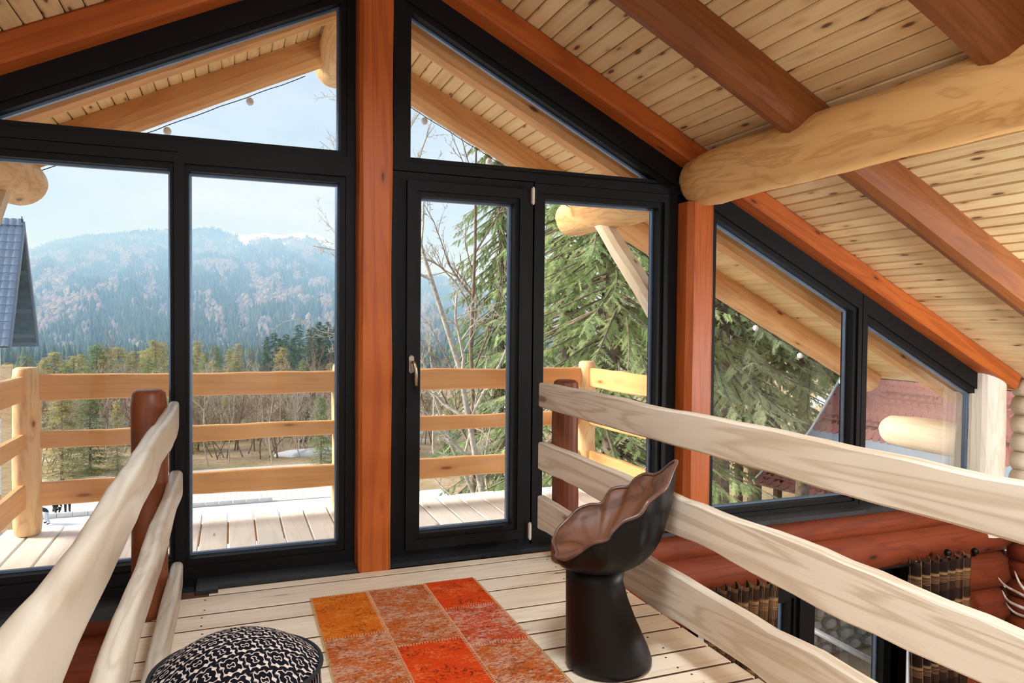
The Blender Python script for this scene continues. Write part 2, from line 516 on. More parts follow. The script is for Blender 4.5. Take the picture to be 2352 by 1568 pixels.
logobj('purlin_log', (2 * XR - PX, 4.07, PZ), (2 * XR - PX, 5.62, PZ - 0.03), 0.165, M['extlog'], 'projecting purlin log end at the left edge below the transom', wob=0.02, seed=6.0, endr=0.2)
logobj('wall_plate_log', (5.80, 4.07, 0.345), (5.80, 5.12, 0.345), 0.15, M['brace'], 'pale wall plate log end outside the far right pane', wob=0.012, seed=7.0, endr=0.14)  # paler wood on this log stands in for sunlight falling on it
bx = bar('brace', (PX - 0.02, 5.12, 2.13), (PX - 0.02, 4.10, 1.22), rectprof(0.13, 0.13, 0.03), M['brace'], None, nseg=10, wob=0.01, seed=8)
tag(bx, 'bleached slanted brace under the right purlin log end', 'brace')
bx = bar('brace', (2 * XR - PX, 5.10, 2.13), (2 * XR - PX, 4.10, 1.22), rectprof(0.13, 0.13, 0.03), M['brace'], None, nseg=10, wob=0.01, seed=9)
tag(bx, 'bleached brace tip under the left purlin log at the left edge', 'brace')
bx = bar('brace', (XR + 0.06, 5.50, 3.16), (XR + 0.06, 4.10, 2.30), rectprof(0.11, 0.12, 0.03), M['brace'], None, nseg=10, wob=0.008, seed=10)
tag(bx, 'bleached brace under the ridge log by the central frame', 'brace')

# posts -----------------------------------------------------------------
postprof = rectprof(0.172, 0.17, 0.018)


def vpost(name, x, y, z0, z1, prof, mat, label, wob=0.006, seed=0.0, cat='post', parent=None, nseg=14, endr=0.0, smooth=False):
    o = bar(name, (x, y, z0), (x, y, z1), prof, mat, parent, nseg=nseg, wob=wob, wobz=wob, seed=seed, endr=endr, smooth=smooth)
    if parent is None: tag(o, label, cat)
    return o


vpost('post', 0.705, 3.875, 0.0, 3.12, postprof, M['orange'], 'orange squared post standing between the left windows and the door', seed=11)
vpost('post', 2.745, 3.90, 0.0, 2.08, rectprof(0.20, 0.19, 0.035), M['orange'], 'orange squared post holding up the end of the thick purlin log', seed=12)
vpost('post', 2 * XR - PX, 3.90, 0.0, 2.08, rectprof(0.20, 0.19, 0.035), M['orange'], 'orange post under the left purlin outside the left edge', seed=13)
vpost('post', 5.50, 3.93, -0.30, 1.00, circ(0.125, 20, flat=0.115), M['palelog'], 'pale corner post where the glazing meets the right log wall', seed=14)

# ------------------------------------------------------------------ glazing
def inset(poly, w):
    """inward offset of a convex counter-clockwise polygon (x, z); w single or per edge"""
    n = len(poly)
    ws = w if isinstance(w, (list, tuple)) else [w] * n
    lines = []
    for i in range(n):
        a, b = Vector(poly[i]), Vector(poly[(i + 1) % n])
        d = (b - a).normalized()
        nn = Vector((-d.y, d.x))
        lines.append((a + nn * ws[i], d))
    out = []
    for i in range(n):
        (p, d), (q, e) = lines[i - 1], lines[i]
        den = d.x * e.y - d.y * e.x
        t = ((q.x - p.x) * e.y - (q.y - p.y) * e.x) / den
        out.append(tuple(p + d * t))
    return out


def frame_members(outer, inner, y0, y1, name, mat, parent):
    """one mitred member per side"""
    n = len(outer)
    for i in range(n):
        j = (i + 1) % n
        quad = [outer[i], outer[j], inner[j], inner[i]]
        m = MB().loft([[(p[0], yy, p[1]) for p in quad] for yy in (y0, y1)])
        m.build(name, mat, parent)


def window(name, glass, widths, label, steps=True, yoff=0.0, parent=None, member='frame_bar'):
    """glass: ccw polygon of visible glass (x,z); widths: frame width outside each edge"""
    zs = min(p[1] for p in glass); xs = sum(p[0] for p in glass) / len(glass)
    root = parent or empty(name, (xs, YF + 0.05, zs), kind='structure', label=label)
    outer = inset(glass, [-w for w in widths])
    step = inset(glass, [-min(0.032, w * 0.45) for w in widths])
    frame_members(outer, step, YF - 0.02 + yoff, YF + 0.12, member, M['frame'], root)
    frame_members(step, glass, YF + 0.0 + yoff, YF + 0.11, 'sash_bar', M['frame'], root)
    bead = inset(glass, 0.012)
    frame_members(glass, bead, YF + 0.062, YF + 0.085, 'glazing_bead', M['bead'], root)
    g2 = inset(glass, 0.006)
    MB().loft([[(p[0], yy, p[1]) for p in g2] for yy in (YF + 0.086, YF + 0.094)]).build('pane', M['glass'], root)
    return root


def slope_top(x): return roofz(x, ZG)


W1 = window('window_1', [(-0.28, 0.115), (-0.28, 2.055), (-1.17, 2.055), (-1.17, 0.115)][::-1] if False else [(-1.17, 0.115), (-0.28, 0.115), (-0.28, 2.055), (-1.17, 2.055)],
            [0.10, 0.042, 0.083, 0.06], 'tall left window pane beside the slim mullion')
window('window_2', [(-0.197, 0.115), (0.537, 0.115), (0.537, 2.052), (-0.197, 2.052)], [0.10, 0.09, 0.083, 0.041], 'tall window pane between slim mullion and central post')
window('window_3', [(-1.055, 2.220), (0.541, 2.220), (0.541, slope_top(0.541))], [0.085, 0.09, 0.20], 'left gable pane with sloping top above the transom')
window('window_4', [(0.920, 2.220), (2.497, 2.220), (0.920, slope_top(0.920))], [0.085, 0.20, 0.10], 'triangular gable pane above the door')
window('window_5', [(1.73, 0.14), (2.51, 0.14), (2.51, 2.047), (1.73, 2.047)], [0.14, 0.13, 0.085, 0.085], 'fixed side light between the door and the right post')
window('window_6', [(2.95, 0.093), (4.135, 0.093), (4.135, slope_top(4.135)), (2.95, slope_top(2.95))], [0.09, 0.065, 0.20, 0.10], 'trapezoid window right of the purlin post')
window('window_7', [(4.275, 0.093), (5.415, 0.093), (5.415, slope_top(5.415)), (4.275, slope_top(4.275))], [0.09, 0.05, 0.20, 0.068], 'far right trapezoid window under the rafter')
window('window_8', [(-4.0, 0.093), (-1.5, 0.093), (-1.5, slope_top(-1.5)), (-4.0, slope_top(-4.0))], [0.09, 0.10, 0.20, 0.10], 'trapezoid window left of the left purlin post')
# dark closing boards above the glass along both slopes and beside the post
for sd, nm in ((1, 'trim_1'), (-1, 'trim_2')):
    a, b = XR + sd * 0.03, XR + sd * 4.9
    root = empty(nm, (XR + sd * 2, YF, 1.5), kind='structure', label='black closing board between gable glass and rafter')
    for lo, hi, y0 in ((0.17, 0.31, YF - 0.005),):
        quad = [(a, roofz(a, ZG) + lo), (b, roofz(b, ZG) + lo), (b, roofz(b, ZG) + hi), (a, roofz(a, ZG) + hi)]
        MB().loft([[(p[0], yy, p[1]) for p in quad] for yy in (y0, YF + 0.12)]).build('closing_board', M['frame'], root)
m = MB().box((0.60, YF + 0.02, 0.0), (0.83, YF + 0.13, 3.2)); tag(m.build('trim_3', M['frame']), 'black backing board behind the central post', kind='structure')
m = MB().box((2.60, YF + 0.02, 0.0), (2.88, YF + 0.13, 2.2)); tag(m.build('trim_4', M['frame']), 'black backing board behind the purlin post', kind='structure')
m = MB().box((2 * XR - 2.88, YF + 0.02, 0.0), (2 * XR - 2.60, YF + 0.13, 2.2)); tag(m.build('trim_5', M['frame']), 'black backing board behind the left purlin post', kind='structure')

# door ------------------------------------------------------------------
door = empty('door_1', (1.25, YF, 0.05), kind='structure', label='black framed glazed balcony door with lever handle')
dg = [(0.972, 0.142), (1.522, 0.142), (1.522, 2.004), (0.972, 2.004)]
dout = [(0.892, 0.058), (1.612, 0.058), (1.612, 2.084), (0.892, 2.084)]
dmid = inset(dg, -0.028)
frame_members(dout, dmid, YF - 0.055, YF + 0.06, 'leaf_bar', M['frame'], door)
frame_members(dmid, dg, YF - 0.040, YF + 0.06, 'sash_bar', M['frame'], door)
frame_members(dg, inset(dg, 0.012), YF + 0.02, YF + 0.05, 'glazing_bead', M['bead'], door)
g2 = inset(dg, 0.006)
MB().loft([[(p[0], yy, p[1]) for p in g2] for yy in (YF + 0.051, YF + 0.058)]).build('pane', M['glass'], door)
dfr = [(0.80, 0.0), (1.655, 0.0), (1.655, 2.14), (0.80, 2.14)]
frame_members(dfr, dout, YF - 0.02, YF + 0.12, 'jamb', M['frame'], door)
hx, hz = 0.917, 1.085
hd = empty('handle', (hx, YF - 0.055, hz)); hd.parent = door; hd.location = Vector((hx, YF - 0.055, hz)) - WL[door]
rp = [(0.016 * math.cos(a), (0.034 if math.sin(a) > 0 else -0.034) + 0.016 * math.sin(a)) for a in [2 * math.pi * k / 20 for k in range(20)]]
MB().loft([[(hx + p[0] * s, yy, hz + p[1] * s) for p in rp] for yy, s in ((YF - 0.056, 1.0), (YF - 0.062, 1.0), (YF - 0.066, 0.9))]).build('rose', M['steel'], hd, smooth=False)
MB().tube([(hx, YF - 0.064, hz + 0.012), (hx, YF - 0.105, hz + 0.012), (hx + 0.004, YF - 0.115, hz + 0.005), (hx + 0.010, YF - 0.116, hz - 0.02), (hx + 0.014, YF - 0.113, hz - 0.06), (hx + 0.014, YF - 0.110, hz - 0.115)], [0.010, 0.010, 0.0105, 0.0105, 0.0105, 0.0095], 12).build('lever', M['steel'], hd, smooth=True)
for hzz in (2.005, 0.06):
    h = MB().box((1.617, YF - 0.075, hzz), (1.632, YF - 0.055, hzz + 0.085))
    h.tube([(1.6245, YF - 0.072, hzz - 0.008), (1.6245, YF - 0.072, hzz + 0.093)], 0.006, 8)
    h.build('hinge', M['hinge'], door)

# thresholds and sills --------------------------------------------------
sl = empty('trim_6', (0.2, 3.88, 0.0), kind='structure', label='dark sill boards at the foot of the windows')
MB().box((-4.1, 3.765, -0.075), (-0.10, YF + 0.10, -0.015)).build('sill_board', M['sill'], sl)
MB().box((-0.16, 3.80, -0.012), (0.615, YF + 0.10, 0.020)).build('sill_board', M['sill'], sl)
MB().box((-0.16, 3.745, -0.002), (-0.06, 3.80, 0.020)).build('sill_notch', M['sill'], sl)
MB().box((0.80, 3.845, -0.012), (2.64, YF + 0.10, 0.012)).build('threshold', M['sill'], sl)
MB().box((-4.1, YF - 0.03, -0.015), (-0.16, YF + 0.11, 0.02)).build('sill_board', M['frame'], sl)
MB().box((2.86, 3.80, 0.005), (5.42, YF + 0.10, 0.035)).build('sill_board', M['sill'], sl)

# ------------------------------------------------------------------ log walls
wf = empty('wall_front', (0.7, 4.0, -2.7), kind='structure', label='red stained log wall below the glazing')
LR = 0.150
centers = [-0.0125 - 0.285 * k for k in range(10)]
for k, zc in enumerate(centers):
    if k == 0: spans = [(-4.25, 5.75)]; zc = -0.128
    elif k == 1: spans = [(-4.25, 5.75)]
    elif k <= 6: spans = [(-4.25, -2.4), (-0.6, 2.70), (4.92, 5.75)] if k > 2 else [(-4.25, 2.70), (4.92, 5.75)]
    else: spans = [(-4.25, 5.75)]
    for (a, b) in spans:
        logobj('log', (a, 3.98, zc - 0.02 * (k > 0)), (b, 3.98, zc - 0.02 * (k > 0)), LR if k else 0.100, M['logwall'], None, wob=0.008, seed=k * 1.3 + a, endr=0.0, parent=wf, n=16)
wr = empty('wall_right', (5.72, 0, -2.7), kind='structure', label='log wall on the right, pale above and red stained below')
z = -2.7; k = 0
while z < 1.0:
    r = 0.078
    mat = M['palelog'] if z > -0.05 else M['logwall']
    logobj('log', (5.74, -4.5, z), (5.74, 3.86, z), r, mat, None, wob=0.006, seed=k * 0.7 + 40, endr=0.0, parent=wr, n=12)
    z += 0.142; k += 1
wlft = empty('wall_left', (XL, 0, -2.7), kind='structure', label='log wall on the left outside the frame')
for k in range(14):
    logobj('log', (XL, -4.5, -2.6 + k * 0.28), (XL, 3.86, -2.6 + k * 0.28), 0.148, M['logwall'], None, wob=0.0, seed=k + 60, endr=0.0, parent=wlft, n=10)
m = MB().box((XL, -4.6, -2.8), (5.8, 3.9, -2.7)); tag(m.build('floor_lower', M['floor']), 'wooden floor of the room below the loft', kind='structure')
# unseen rear wall: bare posts, left open so sky light fills the room
wb = empty('wall_back', (XR, -4.55, -2.7), kind='structure', label='unseen rear wall behind the viewer, left open for sky fill')
for x in (-4.2, -1.9, 0.742, 3.4, 5.68):
    MB().box((x - 0.09, -4.62, -2.7), (x + 0.09, -4.48, roofz(x, ZC) - 0.02)).build('post', M['orange'], wb)
for zz in (-2.7, -0.15):
    MB().box((XL, -4.60, zz), (XRW, -4.50, zz + 0.16)).build('beam', M['orange'], wb)

# lower window with its frame ---------------------------------------------
wlow = empty('window_9', (3.85, YF, -1.9), kind='structure', label='black framed window of the room below')
for gx0, gx1 in ((2.86, 3.60), (3.84, 4.50)):
    gg = [(gx0, -1.85), (gx1, -1.85), (gx1, -0.60), (gx0, -0.60)]
    window('w', gg, [0.12, 0.12 if gx0 > 3 else 0.10, 0.16, 0.10], None, parent=wlow)
MB().box((4.55, YF - 0.02, -1.97), (4.94, YF + 0.12, -0.44)).build('frame_bar', M['frame'], wlow)
MB().box((2.68, YF - 0.02, -1.97), (2.80, YF + 0.12, -0.44)).build('frame_bar', M['frame'], wlow)
MB().box((3.66, YF - 0.05, -1.97), (3.78, YF + 0.10, -0.50)).build('mullion', M['frame'], wlow)

# ------------------------------------------------------------------ loft railings
rlL = empty('railing', (-0.30, 1.0, 0.0), 'hand-hewn loft railing at lower left with worn pale rails', 'railing')
vp = circ(0.074, 18)
vpost('post', -0.338, 3.56, -0.03, 1.005, vp, M['railpost'], None, wob=0.006, seed=20, parent=rlL, endr=0.03, smooth=True)
vpost('post', -0.338, 1.2, -0.03, 0.70, vp, M['orange'], None, wob=0.006, seed=21, parent=rlL, endr=0.03, smooth=True) if False else None
vpost('post', -0.338, -0.6, -0.03, 1.0, vp, M['railpost'], None, wob=0.006, seed=21, parent=rlL, endr=0.03, smooth=True)
for xc, t, z0, z1, ye, sd in ((-0.250, 0.046, 0.785, 0.937, 3.80, 1), (-0.246, 0.055, 0.470, 0.592, 3.80, 2), (-0.240, 0.060, 0.055, 0.178, 3.76, 3)):
    bar('rail', (xc, -2.2, (z0 + z1) / 2), (xc, ye, (z0 + z1) / 2), roundprof(t, z1 - z0, t * 0.42), M['rail_l'], rlL, nseg=70, wob=0.008, wobz=0.022, seed=sd * 3.3, endr=0.05, smooth=True)
rlR = empty('railing', (1.66, 1.0, 0.0), 'plank loft railing at right with three wide pale boards', 'railing')
vpost('post', 1.722, 3.62, -0.03, 1.005, circ(0.076, 18, flat=0.066), M['railpost'], None, wob=0.006, seed=23, parent=rlR, endr=0.03, smooth=False)
vpost('post', 1.722, 0.2, -0.03, 1.0, circ(0.076, 18, flat=0.066), M['railpost'], None, wob=0.006, seed=24, parent=rlR, endr=0.03, smooth=False)
for z0, z1, sd, wz in ((0.847, 0.985, 1, 0.012), (0.497, 0.652, 2, 0.022), (0.168, 0.345, 3, 0.026)):
    bar('rail', (1.622, -2.2, (z0 + z1) / 2), (1.622, 3.71, (z0 + z1) / 2), rectprof(0.044, z1 - z0, 0.007), M['rail'], rlR, nseg=60, wob=0.003, wobz=wz, seed=sd * 2.9 + 20)

# ------------------------------------------------------------------ balcony
DZ = -0.15
deck = empty('floor_balcony', (0.8, 5.0, DZ - 0.2), kind='structure', label='weathered plank deck of the balcony')
me = None
gaps = [-1.475 + 0.1795 * k for k in range(26)]
YD0, YD1 = 4.09, 5.90
rng = random.Random(9)
for k in range(len(gaps) - 1):
    a, b = gaps[k] + 0.018, gaps[k + 1] + 0.018
    ln = YD1 - YD0 + rng.uniform(-0.02, 0.02)
    bar('plank', ((a + b) / 2, YD0, DZ - 0.02), ((a + b) / 2, YD0 + ln, DZ - 0.02), rectprof(b - a - 0.011, 0.04, 0.005), M['deck'], deck)
for yy in (4.3, 5.0, 5.75):
    bar('joist', (-1.45, yy, DZ - 0.115), (3.05, yy, DZ - 0.115), rectprof(0.10, 0.14), M['extrafter'], deck)
brl = empty('balcony_railing', (0.8, 5.72, DZ), 'honey coloured balcony railing with round posts and three boards', 'railing')
for px, py, r in ((-1.285, 5.72, 0.086), (0.812, 5.75, 0.083), (2.925, 5.72, 0.080)):
    vpost('post', px, py, DZ, 0.985, circ(r, 20), M['extpost'], None, wob=0.006, seed=px + 30, parent=brl, endr=0.03, smooth=True)
zr = ((0.762, 0.93), (0.435, 0.548), (0.045, 0.205))
for k, (z0, z1) in enumerate(zr):
    for (xa, xb, yy) in ((-1.22, 0.76, 5.72), (0.89, 2.86, 5.72)):
        bar('rail', (xa, yy, (z0 + z1) / 2), (xb, yy, (z0 + z1) / 2), rectprof(0.05, z1 - z0, 0.008), M['extrail'], brl, nseg=24, wob=0.002, wobz=0.012, seed=k * 2.2 + xa)
    for xx in (-1.30, 2.94):
        bar('rail', (xx, 4.12, (z0 + z1) / 2), (xx, 5.66, (z0 + z1) / 2), rectprof(0.05, z1 - z0, 0.008), M['extrail'], brl, nseg=18, wob=0.002, wobz=0.012, seed=k * 1.2 + xx + 50)

# bulbs along the roof edge
M['bulb'] = plain('white_bulb', srgb(238, 240, 246), 0.15, var=0.03)
for sd, nm in ((1, 'right'), (-1, 'left')):
    root = empty('string_lights', (XR + sd * 1.5, 5.40, 2.5), 'string of white globe bulbs under the %s roof edge' % nm, 'lights')
    m = MB()
    pts = []
    for k in range(0, 60):
        x = XR + sd * (0.25 + k * 0.08)
        pts.append((x, 5.40, roofz(x, ZC) - 0.222 - 0.006 * math.sin(k * 0.9) ** 2))
    m.tube(pts, 0.003, 5).build('cord', M['screw'], root)
    for k in range(9):
        x = XR + sd * (0.62 + 0.52 * k)
        z = roofz(x, ZC) - 0.262
        rings = [[(x + 0.026 * math.sin(t) * math.cos(a), 5.40 + 0.026 * math.sin(t) * math.sin(a), z + 0.028 * math.cos(t)) for a in [2 * math.pi * j / 10 for j in range(10)]] for t in [0.12 + (math.pi - 0.24) * i / 7 for i in range(8)]]
        MB().loft(rings).build('bulb', M['bulb'], root, smooth=True)

# ------------------------------------------------------------------ carved chair
M['ebony'] = plain('black_carved_wood', srgb(11, 8, 7), 0.45, var=0.35, scale=14, spec=0.25)
M['seatwood'] = wood('brown_carved_wood', srgb(112, 70, 46), srgb(58, 33, 22), srgb(30, 16, 12), stretch=0.25, ring=14, ringamt=0.55, knots=0.3, rough=0.5, varia=0.0, bump=0.1)
rim = [(1.139,2.453,0.454),(1.117,2.412,0.457),(1.131,2.368,0.459),(1.151,2.331,0.483),(1.179,2.299,0.518),(1.202,2.273,0.541),(1.237,2.250,0.555),(1.252,2.239,0.585),(1.289,2.228,0.620),(1.346,2.216,0.641),(1.379,2.217,0.680),(1.410,2.226,0.695),(1.458,2.234,0.718),(1.488,2.256,0.732),(1.526,2.283,0.770),(1.579,2.333,0.796),(1.591,2.391,0.775),(1.582,2.431,0.741),(1.568,2.466,0.719),(1.544,2.498,0.717),(1.518,2.526,0.695),(1.498,2.547,0.659),(1.469,2.566,0.654),(1.434,2.581,0.641),(1.398,2.592,0.589),(1.353,2.603,0.584),(1.300,2.609,0.568),(1.258,2.608,0.534),(1.213,2.602,0.501),(1.190,2.585,0.477),(1.171,2.561,0.466),(1.158,2.528,0.473),(1.144,2.489,0.471)]


def loop_resample(pts, n):
    P_ = [Vector(p) for p in pts]; k = len(P_)
    out = []
    for i in range(n):
        t = i / n * k; a = int(t) % k; f = t - int(t)
        p0, p1, p2, p3 = P_[a - 1], P_[a], P_[(a + 1) % k], P_[(a + 2) % k]
        out.append(0.5 * ((2 * p1) + (p2 - p0) * f + (2 * p0 - 5 * p1 + 4 * p2 - p3) * f * f + (3 * p1 - p0 - 3 * p2 + p3) * f ** 3))
    return out


NR = 132
R0 = loop_resample(rim, NR)
cen = sum(R0, Vector()) / NR
seatc = Vector((1.30, 2.45, 0.462))
neckc = Vector((1.300, 2.45, 0.395))
chair = empty('hand_chair', (1.35, 2.45, 0.0), 'black carved wooden chair shaped like an open hand on the loft', 'chair')
angs = [math.atan2(p.y - cen.y, p.x - cen.x) for p in R0]
neck = [neckc + Vector((0.112 * math.cos(a), 0.115 * math.sin(a), 0)) for a in angs]


def bez(a, c, b, t): return a * (1 - t) ** 2 + c * (2 * t * (1 - t)) + b * t * t


outer = []
for i in range(13):
    t = i / 12
    ring = []
    for p, q, a in zip(R0, neck, angs):
        ctl = Vector((p.x * 0.93 + q.x * 0.07, p.y * 0.97 + q.y * 0.03, q.z + 0.02 + 0.10 * max(0, p.z - 0.52)))
        v = bez(p, ctl, q, t)
        groove = 0.008 * (math.cos(a * 9) + 1) / 2 * math.sin(math.pi * t)
        d = Vector((math.cos(a), math.sin(a), 0))
        ring.append(v + d * groove)
    outer.append(ring)
base_rings = []
for (zz, xl, xr, yr) in ((0.395, 1.188, 1.412, 0.115), (0.345, 1.187, 1.402, 0.112), (0.27, 1.188, 1.425, 0.118), (0.185, 1.190, 1.460, 0.130), (0.078, 1.192, 1.512, 0.148), (0.03, 1.193, 1.530, 0.155), (0.010, 1.200, 1.528, 0.152), (0.0, 1.212, 1.515, 0.14)):
    base_rings.append([Vector(((xl + xr) / 2 + (xr - xl) / 2 * math.cos(a), 2.45 + yr * math.sin(a), zz)) for a in angs])
m = MB().loft(outer, cap=False)
m.build('seat_shell', M['ebony'], chair, smooth=True)
MB().loft(base_rings, cap=True).build('pedestal', M['ebony'], chair, smooth=True)
inner = [R0]
for i in range(1, 15):
    t = (i / 14)
    ring = []
    for p, a in zip(R0, angs):
        d = (seatc - p); d.z = 0
        pin = p + d.normalized() * 0.018
        ctl = Vector((pin.x * 0.66 + seatc.x * 0.34, pin.y * 0.72 + seatc.y * 0.28, seatc.z + 0.008 + 0.12 * max(0, p.z - 0.5)))
        v = bez(pin, ctl, seatc, t)
        ridge = 0.010 * (math.cos(a * 9 + 0.6) + 1) / 2 * math.sin(math.pi * min(1, t * 1.25)) if t < 0.8 else 0
        ring.append(v + Vector((0, 0, ridge)))
    inner.append(ring)
m = MB().loft([r[::-1] for r in inner], cap=False)
m.build('seat_palm', M['seatwood'], chair, smooth=True)
rimm = MB()
rimm.tube([p + Vector((0, 0, 0.001)) for p in R0] + [R0[0] + Vector((0, 0, 0.001))], 0.0075, 7, cap=False)
M['rimwood'] = plain('worn_rim_wood', srgb(112, 78, 62), 0.35, var=0.4, scale=18)
rimm.build('rim', M['rimwood'], chair, smooth=True)

# ------------------------------------------------------------------ patchwork rug
def rugmat(name, base, worn, pat, wornamt, motif):
    m, N, L, P = nodes_of(name)
    tc = N.new('ShaderNodeTexCoord'); oi = N.new('ShaderNodeObjectInfo')
    ad = N.new('ShaderNodeVectorMath'); ad.operation = 'ADD'
    sc = N.new('ShaderNodeVectorMath'); sc.operation = 'SCALE'; sc.inputs[0].default_value = (11, 17, 5)
    L.new(oi.outputs['Random'], sc.inputs['Scale'])
    L.new(tc.outputs['Object'], ad.inputs[0]); L.new(sc.outputs[0], ad.inputs[1])
    v = ad.outputs[0]
    n1 = noise_tex(N, L, mapping(N, L, v, (1, 1.6, 1)), 9, 4, 0.65)
    n2 = noise_tex(N, L, mapping(N, L, v, (90, 380, 1)), 1, 2, 0.6)
    n3 = noise_tex(N, L, mapping(N, L, v, (38, 85, 1)), 1, 4, 0.75)
    wear = ramp(N, L, mth(N, L, 'ADD', mth(N, L, 'MULTIPLY', n1, 0.34), mth(N, L, 'MULTIPLY', mth(N, L, 'ADD', n2, n3), 0.38)), 0.58 - wornamt * 0.07, 0.64 - wornamt * 0.05)
    n4 = noise_tex(N, L, v, 16, 2, 0.5, 1.6)
    line = mth(N, L, 'SUBTRACT', 1.0, ramp(N, L, mth(N, L, 'ABSOLUTE', mth(N, L, 'SUBTRACT', n4, 0.5)), 0.012, 0.035))
    patch = ramp(N, L, noise_tex(N, L, v, 7, 1, 0.5), 0.48, 0.58)
    c = mixc(N, L, mth(N, L, 'MULTIPLY', n2, 0.35), base, tuple(x * 0.55 for x in base[:3]) + (1,))
    c = mixc(N, L, mth(N, L, 'MULTIPLY', mth(N, L, 'MULTIPLY', line, patch), motif), c, pat)
    dk = ramp(N, L, noise_tex(N, L, mapping(N, L, v, (40, 70, 1)), 1, 3, 0.7), 0.55, 0.64)
    c = mixc(N, L, mth(N, L, 'MULTIPLY', wear, 0.9), c, worn)
    c = mixc(N, L, mth(N, L, 'MULTIPLY', dk, 0.8 * (0.2 + wornamt)), c, pat)
    L.new(c, P.inputs['Base Color'])
    P.inputs['Roughness'].default_value = 0.95
    P.inputs['Specular IOR Level'].default_value = 0.1
    b = N.new('ShaderNodeBump'); b.inputs['Strength'].default_value = 0.5; b.inputs['Distance'].default_value = 0.003
    L.new(n2, b.inputs['Height']); L.new(b.outputs[0], P.inputs['Normal'])
    return m


RM = {'amber': rugmat('rug_amber', srgb(214, 106, 22), srgb(220, 140, 60), srgb(96, 44, 16), 0.05, 0.75),
      'red': rugmat('rug_red', srgb(214, 66, 16), srgb(228, 120, 60), srgb(86, 28, 14), 0.05, 0.85),
      'worn': rugmat('rug_worn_brown', srgb(190, 92, 30), srgb(204, 164, 138), srgb(74, 40, 26), 0.60, 0.5),
      'wornred': rugmat('rug_worn_red', srgb(196, 72, 26), srgb(206, 160, 138), srgb(84, 34, 20), 0.55, 0.6)}
rug = empty('patchwork_rug', (0.75, 2.75, 0.0), 'orange and red patchwork rug with stitched worn squares', 'rug')
RX = [0.350, 0.613, 0.897, 1.158]
cols = [[(3.505, 3.022, 'amber'), (3.022, 2.56, 'worn'), (2.56, 2.05, 'red'), (2.05, 1.75, 'worn')],
        [(3.510, 2.858, 'worn'), (2.858, 2.30, 'red'), (2.30, 1.75, 'amber')],
        [(3.520, 3.166, 'red'), (3.166, 2.765, 'wornred'), (2.765, 2.20, 'worn'), (2.20, 1.75, 'amber')]]
st = MB(); st2 = MB()
TH = 0.007
srng = random.Random(2)


def stitches(m, a, b, step, w, zz):
    a, b = Vector(a), Vector(b)
    d = (b - a); n = max(2, int(d.length / step)); d.normalize()
    s = Vector((-d.y, d.x, 0))
    for k in range(n):
        p = a + (b - a) * ((k + 0.5) / n)
        q = p + d * srng.uniform(-0.002, 0.002)
        m.tube([p - s * w + Vector((0, 0, zz)), q + Vector((0, 0, zz + 0.0035)), p + s * w + d * 0.004 + Vector((0, 0, zz))], 0.0016, 4)


for ci, colp in enumerate(cols):
    for (ya, yb, kk) in colp:
        m = MB().box((RX[ci] + 0.002, yb + 0.002, 0.0005), (RX[ci + 1] - 0.002, ya - 0.002, TH))
        m.build('patch', RM[kk], rug)
    for (ya, yb, kk) in colp[1:]:
        stitches(st, (RX[ci], ya, 0), (RX[ci + 1], ya, 0), 0.0115, 0.008, TH)
for x in RX[1:3]: stitches(st, (x, 3.51, 0), (x, 1.75, 0), 0.0115, 0.009, TH)
stitches(st2, (RX[0], 3.505, 0), (RX[3], 3.52, 0), 0.0105, 0.008, TH - 0.002)
for x in (RX[0], RX[3]): stitches(st2, (x, 3.505, 0), (x, 1.75, 0), 0.0105, 0.008, TH - 0.002)
M['thread'] = plain('peach_thread', srgb(232, 170, 126), 0.9, var=0.15)
M['thread2'] = plain('tan_thread', srgb(206, 160, 104), 0.9, var=0.15)
o = st.build('seam_stitching', M['thread'], rug); o['kind'] = 'stuff'
o = st2.build('edge_stitching', M['thread2'], rug); o['kind'] = 'stuff'

# ------------------------------------------------------------------ woven pouf
m, N, L, P = nodes_of('woven_black_cream')
tc = N.new('ShaderNodeTexCoord')
sp = N.new('ShaderNodeSeparateXYZ')
rotm = N.new('ShaderNodeMapping'); rotm.inputs['Rotation'].default_value = (0, 0, math.radians(28))
L.new(tc.outputs['Object'], rotm.inputs['Vector']); L.new(rotm.outputs[0], sp.inputs[0])
SC = 11.5
px_ = mth(N, L, 'MULTIPLY', sp.outputs['X'], SC)
hz_ = mth(N, L, 'MULTIPLY', mth(N, L, 'SUBTRACT', 0.40, sp.outputs['Z']), SC)
py_ = mth(N, L, 'MULTIPLY', sp.outputs['Y'], SC * 1.25)
tri = lambda a: mth(N, L, 'ABSOLUTE', mth(N, L, 'SUBTRACT', mth(N, L, 'FRACT', a), 0.5))
wx = mth(N, L, 'ADD', px_, mth(N, L, 'MULTIPLY', tri(mth(N, L, 'MULTIPLY', py_, 5.0)), 0.16))
wy = mth(N, L, 'ADD', py_, mth(N, L, 'MULTIPLY', tri(mth(N, L, 'MULTIPLY', px_, 5.0)), 0.22))
a1 = tri(wx); a2 = tri(wy)
dd = mth(N, L, 'ADD', a1, a2)
ring_ = mth(N, L, 'FRACT', mth(N, L, 'MULTIPLY', dd, 4.0))
msk = ramp(N, L, mth(N, L, 'ABSOLUTE', mth(N, L, 'SUBTRACT', ring_, 0.5)), 0.20, 0.13)
nf = noise_tex(N, L, tc.outputs['Object'], 220, 2)
msk = ramp(N, L, mth(N, L, 'ABSOLUTE', mth(N, L, 'SUBTRACT', ring_, 0.5)), 0.09, 0.16)
c = mixc(N, L, msk, srgb(222, 204, 190), srgb(16, 16, 24))
c = mixc(N, L, mth(N, L, 'MULTIPLY', nf, 0.35), c, srgb(20, 18, 24))
L.new(c, P.inputs['Base Color']); P.inputs['Roughness'].default_value = 0.95; P.inputs['Specular IOR Level'].default_value = 0.1
